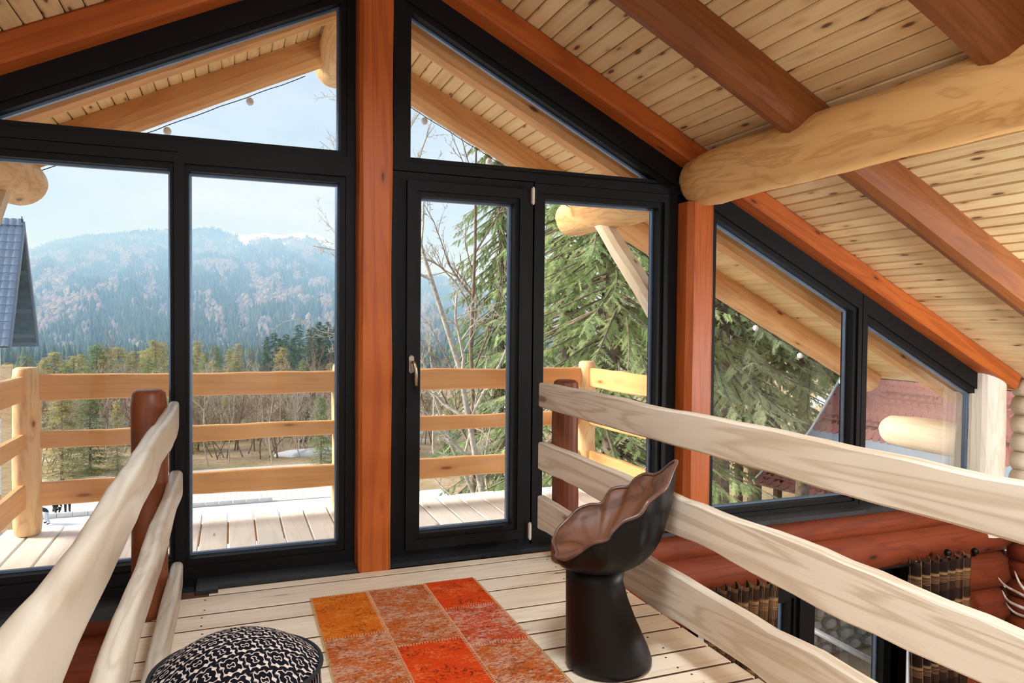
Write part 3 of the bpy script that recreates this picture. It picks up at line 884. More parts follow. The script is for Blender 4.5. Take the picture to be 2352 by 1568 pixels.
b = N.new('ShaderNodeBump'); b.inputs['Strength'].default_value = 0.8; b.inputs['Distance'].default_value = 0.004
L.new(mth(N, L, 'SUBTRACT', 1.0, msk), b.inputs['Height']); L.new(b.outputs[0], P.inputs['Normal'])
M['woven'] = m
PO = Vector((0.015, 1.98, 0.0)); PR = 0.205; PH = 0.42
pouf = empty('pouf', PO, 'round pouf with black and cream diamond weave beside the rug', 'pouf')
ca = [2 * math.pi * j / 48 for j in range(48)]
top = []
for t in (1.0, 0.97, 0.9, 0.8, 0.65, 0.5, 0.35, 0.2, 0.08, 0.01):
    zz = PH + 0.085 * (1 - t ** 2.2) + 0.0
    top.append([(PO.x + PR * t * math.cos(a), PO.y + PR * t * math.sin(a), zz) for a in ca])
MB().loft(top).build('top_panel', M['woven'], pouf, smooth=True)
side = []
for t in [i / 8 for i in range(9)]:
    rr = PR * (1.0 + 0.07 * math.sin(math.pi * t)) * (1 - 0.10 * max(0, 0.15 - t) / 0.15)
    side.append([(PO.x + rr * math.cos(a), PO.y + rr * math.sin(a), 0.002 + (PH - 0.002) * t) for a in ca])
MB().loft(side).build('side_panel', M['woven'], pouf, smooth=True)
M['piping'] = plain('black_piping', srgb(18, 18, 22), 0.8)
MB().tube([(PO.x + (PR + 0.004) * math.cos(a), PO.y + (PR + 0.004) * math.sin(a), PH) for a in ca + [0.0]], 0.006, 6, cap=False).build('piping', M['piping'], pouf, smooth=True)

# ------------------------------------------------------------------ curtains of the lower window
m, N, L, P = nodes_of('brown_plaid')
tc = N.new('ShaderNodeTexCoord'); uvn = N.new('ShaderNodeUVMap'); uvn.uv_map = 'cloth'
sp = N.new('ShaderNodeSeparateXYZ'); L.new(uvn.outputs[0], sp.inputs[0])


def plaid(src, scale):
    t = mth(N, L, 'FRACT', mth(N, L, 'MULTIPLY', src, scale))
    br = mth(N, L, 'MULTIPLY', ramp(N, L, mth(N, L, 'ABSOLUTE', mth(N, L, 'SUBTRACT', t, 0.30)), 0.19, 0.16), 1.0)
    thin = mth(N, L, 'GREATER_THAN', mth(N, L, 'SINE', mth(N, L, 'MULTIPLY', t, 130.0)), 0.35)
    zone = mth(N, L, 'LESS_THAN', mth(N, L, 'ABSOLUTE', mth(N, L, 'SUBTRACT', t, 0.75)), 0.11)
    zone2 = mth(N, L, 'LESS_THAN', mth(N, L, 'ABSOLUTE', mth(N, L, 'SUBTRACT', t, 0.56)), 0.045)
    return br, mth(N, L, 'MAXIMUM', mth(N, L, 'MULTIPLY', thin, zone), zone2)


bx_, tx_ = plaid(sp.outputs['X'], 5.2)
by_, ty_ = plaid(sp.outputs['Y'], 4.6)
c = mixc(N, L, mth(N, L, 'MULTIPLY', bx_, 0.75), srgb(86, 58, 38), srgb(22, 15, 13))
c = mixc(N, L, mth(N, L, 'MULTIPLY', by_, 0.70), c, srgb(18, 13, 12))
c = mixc(N, L, mth(N, L, 'MULTIPLY', tx_, 0.30), c, srgb(204, 160, 110))
c = mixc(N, L, mth(N, L, 'MULTIPLY', ty_, 0.30), c, srgb(204, 160, 110))
L.new(c, P.inputs['Base Color']); P.inputs['Roughness'].default_value = 0.95; P.inputs['Specular IOR Level'].default_value = 0.1
M['plaid'] = m
M['lining'] = plain('white_lining', srgb(236, 234, 232), 0.9, var=0.04)
M['rod'] = plain('black_iron_rod', srgb(16, 14, 14), 0.4, metal=0.6)


def curtain(x0, x1, xb0, xb1, ztop, zbot, label, folds, seed, lining_x=None):
    root = empty('curtain', ((x0 + x1) / 2, 3.68, zbot), label, 'curtain')
    nu, nv = 90, 24
    V, F, UV = [], [], []
    for side in (0, 1):
        for j in range(nv + 1):
            t = j / nv
            xa = x0 + (xb0 - x0) * t; xb = x1 + (xb1 - x1) * t
            for i in range(nu + 1):
                s = i / nu
                ph = 2 * math.pi * folds * s + 0.5 * math.sin(5 * s + seed)
                y = 3.69 + 0.032 * math.sin(ph) * (0.75 + 0.25 * math.sin(3 * s + seed)) + side * 0.004
                x = xa + (xb - xa) * s + 0.012 * math.cos(ph)
                zz = ztop + (zbot - ztop) * t + (0.012 * math.sin(ph) if t == 0 else 0)
                V.append((x - (x0 + x1) / 2, y - 3.68, zz - zbot))
                UV.append((s * 1.25 + seed, t * (ztop - zbot)))
    n1 = (nu + 1) * (nv + 1)
    for j in range(nv):
        for i in range(nu):
            a = j * (nu + 1) + i
            F.append([a, a + 1, a + nu + 2, a + nu + 1])
            F.append([n1 + a, n1 + a + nu + 1, n1 + a + nu + 2, n1 + a + 1])
    for j in range(nv):
        for i in (0, nu):
            a = j * (nu + 1) + i
            F.append([a, a + nu + 1, n1 + a + nu + 1, n1 + a])
    for i in range(nu):
        F.append([i, n1 + i, n1 + i + 1, i + 1])
        a = nv * (nu + 1) + i
        F.append([a, a + 1, n1 + a + 1, n1 + a])
    me = mesh('drape', V, F, M['plaid'], True)
    uv = me.uv_layers.new(name='cloth')
    lv = np.empty(len(me.loops), np.int32); me.loops.foreach_get('vertex_index', lv)
    uv.data.foreach_set('uv', np.array(UV, np.float32)[lv].ravel())
    link('drape', me, root, ((x0 + x1) / 2, 3.68, zbot))
    if lining_x is not None:
        mm = MB().box((lining_x - 0.02, 3.735, zbot), (lining_x + 0.06, 3.742, ztop - 0.03))
        mm.build('lining', M['lining'], root)
    return root


curtain(2.72, 3.27, 2.72, 3.18, -0.315, -1.9, 'brown plaid curtain left of the lower window, half hidden by the railing', 7, 0.3)
curtain(4.44, 5.03, 4.53, 5.02, -0.325, -1.9, 'brown plaid curtain right of the lower window near the log corner', 7, 1.7, lining_x=4.50)
rod = empty('curtain_rod', (3.9, 3.69, -0.36), 'black iron curtain rod above the lower window', 'rod')
MB().tube([(2.66, 3.69, -0.352), (5.08, 3.69, -0.352)], 0.010, 10).build('pole', M['rod'], rod, smooth=True)
for x in (2.66, 4.80, 5.08):
    rings = [[(x + 0.026 * math.cos(t), 3.69 + 0.026 * math.sin(t) * math.cos(a), -0.325 + (0.0 if x != 4.80 else 0.02) + 0.026 * math.sin(t) * math.sin(a)) for a in ca[::4]] for t in [0.1 + (math.pi - 0.2) * i / 7 for i in range(8)]]
    MB().loft(rings).build('finial' if x != 4.80 else 'knob', M['rod'], rod, smooth=True)

# ------------------------------------------------------------------ antlers on the right wall
M['antler'] = plain('bleached_antler', srgb(196, 184, 172), 0.45, var=0.25, scale=14, col2=srgb(150, 122, 98))
ant = empty('antlers', (5.45, 3.15, -0.80), 'pale curved antlers mounted on the dark log wall at right', 'antlers')
tines = [[(5.2, 3.6, -0.5), (5.2, 3.541, -0.544), (5.2, 3.411, -0.57), (5.22, 3.269, -0.615), (5.3, 3.2, -0.70)],
         [(5.2, 3.482, -0.414), (5.2, 3.45, -0.481), (5.2, 3.412, -0.521), (5.22, 3.297, -0.626), (5.3, 3.2, -0.70)],
         [(5.2, 3.565, -0.584), (5.2, 3.532, -0.636), (5.2, 3.46, -0.656), (5.24, 3.267, -0.675), (5.3, 3.2, -0.70)],
         [(5.2, 3.538, -0.663), (5.2, 3.49, -0.705), (5.2, 3.407, -0.714), (5.24, 3.238, -0.704), (5.3, 3.2, -0.70)],
         [(5.15, 2.85, -0.35), (5.17, 2.9, -0.5), (5.2, 3.0, -0.62), (5.3, 3.2, -0.70)]]


def smooth_path(pts, n):
    P_ = [Vector(p) for p in pts]; k = len(P_) - 1; out = []
    for i in range(n + 1):
        t = min(i / n * k, k - 1e-6); a = int(t); f = t - a
        p0, p1, p2, p3 = P_[max(a - 1, 0)], P_[a], P_[a + 1], P_[min(a + 2, k)]
        out.append(0.5 * ((2 * p1) + (p2 - p0) * f + (2 * p0 - 5 * p1 + 4 * p2 - p3) * f * f + (3 * p1 - p0 - 3 * p2 + p3) * f ** 3))
    return out


for t in tines:
    pp = smooth_path(t, 18)
    MB().tube(pp, [0.002 + 0.013 * (i / 18) ** 0.6 for i in range(19)], 10).build('tine', M['antler'], ant, smooth=True)
MB().tube([(5.3, 3.2, -0.70), (5.45, 3.15, -0.76), (5.60, 3.12, -0.80)], [0.018, 0.024, 0.03], 10).build('beam', M['antler'], ant, smooth=True)
m = MB().loft([[(xx, 3.12 + 0.09 * s * math.cos(a), -0.80 + 0.14 * s * math.sin(a)) for a in ca[::3]] for xx, s in ((5.59, 0.85), (5.61, 1.0), (5.66, 1.0))])
m.build('shield', M['logwall'], ant)

# ------------------------------------------------------------------ added fill lights, all out of view, that brighten the room
def fill_lamp(x, y, z, r, power, label, name='fill_pendant', cordtop=None, col=(1.0, 0.86, 0.70)):
    root = empty(name, (x, y, z), label, 'fill_lamp')
    rings = [[(x + r * math.sin(t) * math.cos(a), y + r * math.sin(t) * math.sin(a), z + r * math.cos(t)) for a in ca[::3]] for t in [0.05 + (math.pi - 0.1) * i / 10 for i in range(11)]]
    mm, N, L, P = nodes_of('fill_globe')
    P.inputs['Base Color'].default_value = (0.9, 0.88, 0.82, 1)
    P.inputs['Emission Color'].default_value = col + (1,)
    P.inputs['Emission Strength'].default_value = power / (4 * math.pi * r * r * math.pi)
    MB().loft(rings).build('globe', mm, root, smooth=True)
    if cordtop is not None:
        MB().tube([(x, y, z + r * 0.98), (x, y, cordtop)], 0.006, 6).build('cord', M['rod'], root)
    else:
        MB().tube([(x, y, z - r * 0.98), (x, y, -2.68)], 0.015, 8).build('stand', M['rod'], root)
        MB().loft([[(x + s * math.cos(a), y + s * math.sin(a), zz) for a in ca[::3]] for zz, s in ((-2.70, 0.16), (-2.68, 0.16), (-2.67, 0.03))]).build('foot', M['rod'], root)
    return root


CW = (0.84, 0.92, 1.0)


def fill_downlight(x, y, z, r, power, label):
    root = empty('fill_pendant', (x, y, z), label, 'fill_lamp')
    mm, N, L, P = nodes_of('fill_diffuser')
    P.inputs['Base Color'].default_value = (0.9, 0.9, 0.9, 1)
    P.inputs['Emission Color'].default_value = CW + (1,)
    P.inputs['Emission Strength'].default_value = power / (math.pi * math.pi * r * r)
    MB().loft([[(x + r * math.cos(a), y + r * math.sin(a), zz) for a in ca[::2]] for zz in (z, z + 0.01)]).build('diffuser', mm, root)
    MB().loft([[(x + s * math.cos(a), y + s * math.sin(a), zz) for a in ca[::2]] for zz, s in ((z - 0.015, r + 0.012), (z + 0.03, r + 0.012), (z + 0.10, r * 0.45), (z + 0.14, 0.03))], cap=False).build('shade', M['rod'], root)
    MB().tube([(x, y, z + 0.12), (x, y, 3.08)], 0.006, 6).build('cord', M['rod'], root)


fill_downlight(XR, 1.25, 2.70, 0.28, 80, 'added black shaded pendant for fill light, unseen above the loft')
fill_lamp(-0.575, -1.4, 1.5, 0.10, 60, 'added small globe for fill light over the loft edge behind the viewer', cordtop=roofz(-0.575, ZC) - 0.01, col=CW)
fill_lamp(4.55, 1.5, 0.75, 0.17, 210, 'added unseen globe for fill light low over the right void', cordtop=roofz(4.55, ZC) - 0.01, col=CW)
fill_lamp(-3.0, -0.9, 0.9, 0.17, 60, 'added globe for fill light over the left void behind the viewer', cordtop=roofz(-3.0, ZC) - 0.01, col=CW)
fill_lamp(3.5, 0.9, -0.9, 0.20, 40, 'added unseen globe on a stand for fill light below the right void', name='fill_stand', col=CW)

# ------------------------------------------------------------------ ground and mountains
PROFILE = [(-0.60, 0.02), (-0.3550,0.0382),(-0.3022,0.0546),(-0.2446,0.0665),(-0.2202,0.0749),(-0.2034,0.0824),(-0.1732,0.0930),(-0.1374,0.0995),(-0.0953,0.1075),(-0.0711,0.1107),(-0.0464,0.1117),(-0.0262,0.1156),(-0.0057,0.1112),(0.0152,0.1084),(0.0364,0.1123),(0.0633,0.1107),(0.0907,0.1148),(0.1074,0.1126),(0.1327,0.1049),(0.1640,0.0884),(0.2046,0.0677),(0.2398,0.0577),(0.2634,0.0629),(0.2991,0.0539),(0.3650,0.0355),(0.5020,0.0306),(0.7264,0.0311),(1.0015,0.0295),(1.3, 0.02)]
PA = np.array([p[0] for p in PROFILE]); PT = np.array([p[1] for p in PROFILE])
_rg = np.random.RandomState(7)


def vnoise(x, y, seed=0):
    """smooth value noise, vectorised"""
    xi = np.floor(x).astype(np.int64); yi = np.floor(y).astype(np.int64)
    fx = x - xi; fy = y - yi
    fx = fx * fx * (3 - 2 * fx); fy = fy * fy * (3 - 2 * fy)
    def h(a, b):
        n = (a * 374761393 + b * 668265263 + seed * 982451653) & 0x7fffffff
        n = ((n ^ (n >> 13)) * 1274126177) & 0x7fffffff
        return ((n ^ (n >> 16)) & 0xffff) / 65535.0
    return (h(xi, yi) * (1 - fx) + h(xi + 1, yi) * fx) * (1 - fy) + (h(xi, yi + 1) * (1 - fx) + h(xi + 1, yi + 1) * fx) * fy


def fbm(x, y, seed=0, oct_=4):
    s = 0; a = 1; t = 0
    for k in range(oct_):
        s = s + a * vnoise(x * 2 ** k, y * 2 ** k, seed + k); t += a; a *= 0.5
    return s / t


def terrain(x, y):
    """height of the open ground up to the foot of the mountain"""
    r = np.hypot(x, y)
    t1 = np.clip((r - 40) / 90, 0, 1); t1 = t1 * t1 * (3 - 2 * t1)
    t2 = np.clip((r - 150) / 500, 0, 1)
    az = np.arctan2(x, y)
    hill = np.clip((az - 0.55) / 0.25, 0, 1) * np.clip((r - 26) / 60, 0, 1) * 12
    return GROUND - 12 * t1 - 24 * t2 + (fbm(x / 14, y / 14, 3) - 0.5) * 1.5 * np.clip((r - 36) / 30, 0, 1) + hill


RB, RR = 900.0, 4600.0


def mountain(az, r):
    zr = EYE + RR * np.interp(az, PA, PT)
    t = np.clip((r - RB) / (RR - RB), 0, 1.25)
    s = np.where(t <= 1, 0.55 * t + 0.45 * t * t, 1 - (t - 1) * 1.5)
    z = -45 + (zr + 45) * s
    # spurs and gullies running down towards the valley
    ux = az * 9.0 + 0.9 * t
    rid = np.abs(fbm(ux, t * 2.2, 11, 4) * 2 - 1)
    amp = 330 * np.clip(t, 0, 1) * np.clip(1.0 - t, 0, 1) ** 0.8
    z = z + (0.35 - rid) * amp
    z = z + (fbm(az * 60, t * 18, 21, 3) - 0.5) * 40 * np.clip(t * 3, 0, 1) * np.clip((1 - t) * 6, 0, 1)
    z = z + (fbm(az * 120, t * 2, 31, 2) - 0.5) * 14 * np.clip(t * 2, 0, 1)
    return z


def grid_mesh(name, A, Rr, H, mat, smooth=True):
    na, nr = len(A), len(Rr)
    AA, RG = np.meshgrid(A, Rr)
    Z_ = H(AA, RG)
    V = np.stack([RG * np.sin(AA), RG * np.cos(AA), Z_], -1).reshape(-1, 3)
    i = np.arange(nr - 1)[:, None] * na + np.arange(na - 1)[None, :]
    Q = np.stack([i, i + 1, i + na + 1, i + na], -1).reshape(-1, 4)[:, ::-1]
    return fastmesh(name, V, Q, mat, smooth)


# materials of the land
m, N, L, P = nodes_of('ground_cover')
geo = N.new('ShaderNodeNewGeometry')
pos = geo.outputs['Position']
n1 = noise_tex(N, L, pos, 0.35, 5, 0.65)
n2 = noise_tex(N, L, pos, 3.0, 4, 0.7)
c = mixc(N, L, ramp(N, L, n1, 0.4, 0.62), srgb(186, 160, 130), srgb(160, 142, 104))
c = mixc(N, L, ramp(N, L, n2, 0.5, 0.75), c, srgb(108, 84, 60))
c = mixc(N, L, ramp(N, L, noise_tex(N, L, pos, 0.12, 3, 0.6), 0.60, 0.66), c, srgb(238, 242, 248))
L.new(c, P.inputs['Base Color']); P.inputs['Roughness'].default_value = 0.95
M['ground'] = m
m, N, L, P = nodes_of('mountain_cover')
geo = N.new('ShaderNodeNewGeometry'); pos = geo.outputs['Position']
att = N.new('ShaderNodeAttribute'); att.attribute_name = 'snow'
n1 = noise_tex(N, L, pos, 0.004, 5, 0.65)
n2 = noise_tex(N, L, pos, 0.03, 4, 0.7)
c = mixc(N, L, ramp(N, L, n1, 0.44, 0.58), srgb(146, 130, 118), srgb(76, 88, 72))
c = mixc(N, L, ramp(N, L, n2, 0.45, 0.7), c, srgb(112, 98, 84))
c = mixc(N, L, att.outputs['Fac'], c, srgb(246, 249, 253))
L.new(c, P.inputs['Base Color']); P.inputs['Roughness'].default_value = 0.95
M['mount'] = m

A1 = np.linspace(-0.75, 1.35, 150)
R1 = np.concatenate([np.array([0.5, 3, 6, 9]), np.linspace(12, 130, 60), np.geomspace(140, RB, 26)])
me = grid_mesh('ground', A1, R1, lambda a, r: terrain(r * np.sin(a), r * np.cos(a)), M['ground'])
tag(link('ground', me), 'dry grass and patchy snow around the house', kind='structure')
A2 = np.linspace(-0.60, 1.20, 520)
R2 = np.linspace(RB - 20, RR * 1.2, 170)
me = grid_mesh('mountain', A2, R2, mountain, M['mount'])
AA, RG = np.meshgrid(A2, R2)
T_ = (RG - RB) / (RR - RB)
capn = fbm(AA * 60, T_ * 14, 41, 4)
zr_ = np.interp(AA, PA, PT)
snow = np.clip((T_ - 0.87 + (capn - 0.5) * 0.30) * 26, 0, 1) * np.clip((AA + 0.012) / 0.015, 0, 1) * np.clip((0.150 - AA) / 0.02, 0, 1)
for (a0, t0, sa, stt, tilt) in ((0.010, 0.60, 0.0085, 0.022, 0.35), (-0.010, 0.55, 0.005, 0.010, 0.0), (-0.125, 0.83, 0.003, 0.012, 0.0), (0.055, 0.78, 0.012, 0.010, 0.5), (-0.003, 0.78, 0.004, 0.012, 0.2), (0.068, 0.58, 0.006, 0.018, 0.4)):
    sa *= 1.5; stt *= 1.5; da = (AA - a0); dt = (T_ - t0) - da * tilt * 4
    snow = np.maximum(snow, np.clip(1.6 - ((da / sa) ** 2 + (dt / stt) ** 2) * (0.6 + capn), 0, 1))
at = me.attributes.new('snow', 'FLOAT', 'POINT')
at.data.foreach_set('value', snow.ravel().astype(np.float32))
tag(link('mountain', me), 'forested mountain ridge with a snowy top', kind='structure')

# woods on the mountain flanks (far beyond counting)
def forest_cones(n, seed, hmin, hmax, wr, evergreen):
    rs = np.random.RandomState(seed)
    a = rs.uniform(-0.40, 0.40, n * 2); t = rs.uniform(0.0, 0.99, n * 2) ** 0.85
    r = RB + t * (RR - RB)
    dens = fbm(a * 75, t * 16, 51, 4)
    sn = np.clip((t - 0.87 + (fbm(a * 60, t * 14, 41, 4) - 0.5) * 0.30) * 26, 0, 1) * (a > -0.012) * (a < 0.15)
    keep = ((dens > 0.47) if evergreen else (dens < 0.49)) & (sn < 0.4)
    a, r, t = a[keep][:n], r[keep][:n], t[keep][:n]
    n = len(a)
    z = mountain(a, r)
    h = rs.uniform(hmin, hmax, n); w = h * wr * rs.uniform(0.8, 1.2, n)
    x, y_ = r * np.sin(a), r * np.cos(a)
    k = 5
    V = np.zeros((n, k + 1, 3)); ph = rs.uniform(0, 6.28, n)
    lift = 0.0 if evergreen else 0.45
    for j in range(k):
        q = ph + 2 * np.pi * j / k
        V[:, j, 0] = x + w * np.cos(q); V[:, j, 1] = y_ + w * np.sin(q); V[:, j, 2] = z + h * lift
    V[:, k, 0] = x; V[:, k, 1] = y_; V[:, k, 2] = z + h
    b = np.arange(n)[:, None] * (k + 1)
    T = np.concatenate([np.stack([b[:, 0] + j, b[:, 0] + (j + 1) % k, b[:, 0] + k], -1) for j in range(k)])
    return V.reshape(-1, 3), T


m, N, L, P = nodes_of('far_evergreen')
geo = N.new('ShaderNodeNewGeometry')
c = mixc(N, L, geo.outputs['Random Per Island'], srgb(56, 76, 58), srgb(92, 108, 74))
L.new(c, P.inputs['Base Color']); P.inputs['Roughness'].default_value = 1.0; P.inputs['Specular IOR Level'].default_value = 0.0
M['far_green'] = m
m, N, L, P = nodes_of('far_bare_trees')
geo = N.new('ShaderNodeNewGeometry')
c = mixc(N, L, geo.outputs['Random Per Island'], srgb(118, 110, 104), srgb(158, 146, 136))
L.new(c, P.inputs['Base Color']); P.inputs['Roughness'].default_value = 1.0; P.inputs['Specular IOR Level'].default_value = 0.0
M['far_bare'] = m
V, T = forest_cones(34000, 5, 14, 26, 0.22, True)
tag(link('evergreen_forest', fastmesh('evergreen_forest', V, T, M['far_green'])), 'dark evergreen forest covering the mountain flanks', 'forest', kind='stuff')
V, T = forest_cones(20000, 6, 9, 16, 0.45, False)
tag(link('bare_forest', fastmesh('bare_forest', V, T, M['far_bare'])), 'pale leafless forest covering the mountain flanks', 'forest', kind='stuff')

rsv = np.random.RandomState(9)
nv = 4200
av = rsv.uniform(-0.42, 0.42, nv); rv = rsv.uniform(480, 1150, nv)
xv, yv_ = rv * np.sin(av), rv * np.cos(av)
zv = np.where(rv < RB, terrain(xv, yv_), mountain(av, rv))
hv_ = rsv.uniform(12, 22, nv); wv_ = hv_ * rsv.uniform(0.16, 0.24, nv)
tiers = []
for tz, tw_, th in ((0.05, 1.0, 0.55), (0.33, 0.72, 0.45), (0.60, 0.45, 0.40)):
    Vt = np.zeros((nv, 8, 3))
    for j in range(7):
        q = 2 * np.pi * j / 7 + tz * 3
        Vt[:, j] = np.stack([xv + wv_ * tw_ * np.cos(q), yv_ + wv_ * tw_ * np.sin(q), zv + hv_ * tz], 1)
    Vt[:, 7] = np.stack([xv, yv_, zv + hv_ * (tz + th)], 1)
    tiers.append(Vt.reshape(-1, 3))
bb = np.arange(nv)[:, None] * 8
T1 = np.concatenate([np.concatenate([bb + j, bb + (j + 1) % 7, bb + 7], 1) for j in range(7)])
VV_ = np.concatenate(tiers); TT_ = np.concatenate([T1 + k * nv * 8 for k in range(3)])
tag(link('valley_forest', fastmesh('valley_forest', VV_, TT_, M['far_green'])), 'evergreen wood covering the valley floor below the mountain', 'forest', kind='stuff')

# haze of the valley: a thin scattering air layer between the near trees and the ridge
hm, N, L, P = nodes_of('valley_haze')
N.remove(P)
vs = N.new('ShaderNodeVolumeScatter')
vs.inputs['Color'].default_value = (0.28, 0.52, 1.0, 1)
vs.inputs['Density'].default_value = 0.00060
vs.inputs['Anisotropy'].default_value = 0.0
L.new(vs.outputs[0], N['Material Output'].inputs['Volume'])
m = MB().box((-4500, 170, -80), (4500, 5600, 400))
o = m.build('valley_haze', hm); tag(o, 'thin blue haze filling the valley before the mountain', 'haze', kind='stuff')

# ------------------------------------------------------------------ trees
def needlemat(name, c1, c2, c3):
    m, N, L, P = nodes_of(name)
    geo = N.new('ShaderNodeNewGeometry'); oi = N.new('ShaderNodeObjectInfo')
    tc = N.new('ShaderNodeTexCoord')
    n = noise_tex(N, L, tc.outputs['Object'], 1.1, 2)
    c = mixc(N, L, ramp(N, L, n, 0.35, 0.65), c1, c2)
    c = mixc(N, L, mth(N, L, 'MULTIPLY', geo.outputs['Random Per Island'], 0.55), c, c3)
    df = N.new('ShaderNodeBsdfDiffuse'); tl = N.new('ShaderNodeBsdfTranslucent')
    ms = N.new('ShaderNodeMixShader'); ms.inputs[0].default_value = 0.45
    L.new(c, df.inputs['Color']); L.new(c, tl.inputs['Color'])
    L.new(df.outputs[0], ms.inputs[1]); L.new(tl.outputs[0], ms.inputs[2])
    L.new(ms.outputs[0], N['Material Output'].inputs['Surface'])
    N.remove(P)
    return m


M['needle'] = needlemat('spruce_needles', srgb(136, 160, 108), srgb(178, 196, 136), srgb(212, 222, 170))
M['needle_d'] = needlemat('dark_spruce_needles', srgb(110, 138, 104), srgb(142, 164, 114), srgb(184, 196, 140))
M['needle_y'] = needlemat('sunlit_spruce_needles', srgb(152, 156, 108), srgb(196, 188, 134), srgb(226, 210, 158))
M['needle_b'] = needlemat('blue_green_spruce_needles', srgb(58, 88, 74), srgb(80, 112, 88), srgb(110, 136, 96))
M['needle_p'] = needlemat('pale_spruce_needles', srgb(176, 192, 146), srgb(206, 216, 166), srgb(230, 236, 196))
M['bark'] = plain('grey_bark', srgb(150, 134, 116), 0.95, var=0.4, scale=9, bump=0.6)
M['birch'] = plain('pale_branch_bark', srgb(206, 194, 178), 0.9, var=0.35, scale=14)
M['twig'] = plain('brown_twig_bark', srgb(150, 128, 110), 0.9, var=0.4, scale=12)


def tri_tube(P0, P1, r0, r1, sides=3):
    """tapered tubes for arrays of segments -> V, T"""
    P0 = np.asarray(P0); P1 = np.asarray(P1); n = len(P0)
    d = P1 - P0; ln = np.linalg.norm(d, axis=1, keepdims=True) + 1e-9; d = d / ln
    ref = np.where(np.abs(d[:, 2:3]) > 0.9, np.array([[1.0, 0, 0]]), np.array([[0, 0, 1.0]]))
    a = np.cross(d, ref); a /= np.linalg.norm(a, axis=1, keepdims=True) + 1e-9
    b = np.cross(d, a)
    V = np.zeros((n, 2 * sides, 3))
    for j in range(sides):
        q = 2 * math.pi * j / sides
        off = a * math.cos(q) + b * math.sin(q)
        V[:, j] = P0 + off * np.asarray(r0)[:, None]; V[:, sides + j] = P1 + off * np.asarray(r1)[:, None]
    base = np.arange(n)[:, None] * 2 * sides
    T = []
    for j in range(sides):
        k = (j + 1) % sides
        T.append(np.concatenate([base + j, base + k, base + sides + k], 1)); T.append(np.concatenate([base + j, base + sides + k, base + sides + j], 1))
    return V.reshape(-1, 3), np.concatenate(T)


def spruce(seed, h, R, z0, nwh, nb, ntw, nleaf, leaf, droop, r_trunk):
    """conifer: trunk mesh + foliage mesh data (V, T), base at the origin"""
    rs = np.random.RandomState(seed)
    tw0, twd, twl, side = [], [], [], []
    b0, b1, br0, br1 = [], [], [], []
    zs = z0 + (h - z0 - 0.2) * (np.arange(nwh) / nwh) ** 0.95
    for zi in zs:
        f = (zi - z0) / (h - z0)
        Lb = R * ((1 - f) ** 0.85) * (0.55 + 0.45 * min(1, f * 6 + 0.5)) + 0.12
        for j in range(nb):
            az = rs.uniform(0, 6.283)
            l = Lb * rs.uniform(0.65, 1.12)
            zz = zi + rs.uniform(-0.15, 0.15)
            out = np.array([math.cos(az), math.sin(az), 0.0]); lat = np.array([-math.sin(az), math.cos(az), 0.0])
            tt = np.linspace(0, 1, 6)
            dz = -droop * l * (tt ** 1.3) * 0.55 + 0.16 * l * tt ** 3
            pts = np.array([0, 0, zz]) + out * (tt[:, None] * l) + np.stack([0 * tt, 0 * tt, dz], 1) + lat * (0.08 * l * np.sin(tt * 2 + rs.uniform(0, 6)))[:, None]
            b0.append(pts[:-1]); b1.append(pts[1:])
            rr = 0.012 + 0.010 * l
            rad = rr * (1 - tt * 0.9); br0.append(rad[:-1]); br1.append(rad[1:])
            k = max(3, int(ntw * (0.35 + 0.65 * l / R)))
            s = np.sort(rs.uniform(0.12, 1.0, k))
            p = np.stack([np.interp(s, tt, pts[:, c]) for c in range(3)], 1)
            sg = np.where(rs.rand(k) > 0.5, 1.0, -1.0)
            hang = rs.uniform(0.25, 1.0, k) * droop
            d = lat[None] * sg[:, None] * rs.uniform(0.3, 0.9, k)[:, None] + out[None] * rs.uniform(0.35, 0.9, k)[:, None] - np.array([[0, 0, 1.0]]) * hang[:, None]
            d /= np.linalg.norm(d, axis=1, keepdims=True)
            tw0.append(p); twd.append(d)
            twl.append(rs.uniform(0.6, 1.2, k) * leaf * 4.2 * (0.5 + 0.5 * min(1, l / 1.2)))
            sv = np.cross(d, rs.normal(0, 1, (k, 3)) * 0.35 + np.array([[0, 0, 1.0]])); sv /= np.linalg.norm(sv, axis=1, keepdims=True) + 1e-9
            side.append(sv)
    # leader
    P_, D_, Ln, S_ = (np.concatenate(q) for q in (tw0, twd, twl, side))
    n = len(P_)
    VV, TT = [], []
    for q in range(nleaf):
        t = (q + 0.5) / nleaf
        for sgn in (1, -1):
            base = P_ + D_ * (Ln * t)[:, None]
            lw = leaf * (1 - 0.55 * t) * rs.uniform(0.7, 1.25, n)
            tip = base + S_ * (sgn * lw)[:, None] + D_ * (leaf * 0.75) + np.array([0, 0, -1.0]) * (leaf * 0.25 * rs.rand(n))[:, None]
            e = D_ * (leaf * 0.24)
            VV += [base - e, base + e, tip]
    V = np.stack(VV, 1).reshape(-1, 3)
    T = np.arange(len(V)).reshape(-1, 3)
    kz = np.linspace(0, h, 9)
    wv, wt = tri_tube(np.stack([0 * kz[:-1], 0 * kz[:-1], kz[:-1]], 1), np.stack([0 * kz[1:], 0 * kz[1:], kz[1:]], 1), r_trunk * (1 - kz[:-1] / h * 0.96), r_trunk * (1 - kz[1:] / h * 0.96), 8)
    bv, bt = tri_tube(np.concatenate(b0), np.concatenate(b1), np.concatenate(br0), np.concatenate(br1), 3)
    return (V, T), (np.concatenate([wv, bv]), np.concatenate([wt, bt + len(wv)]))


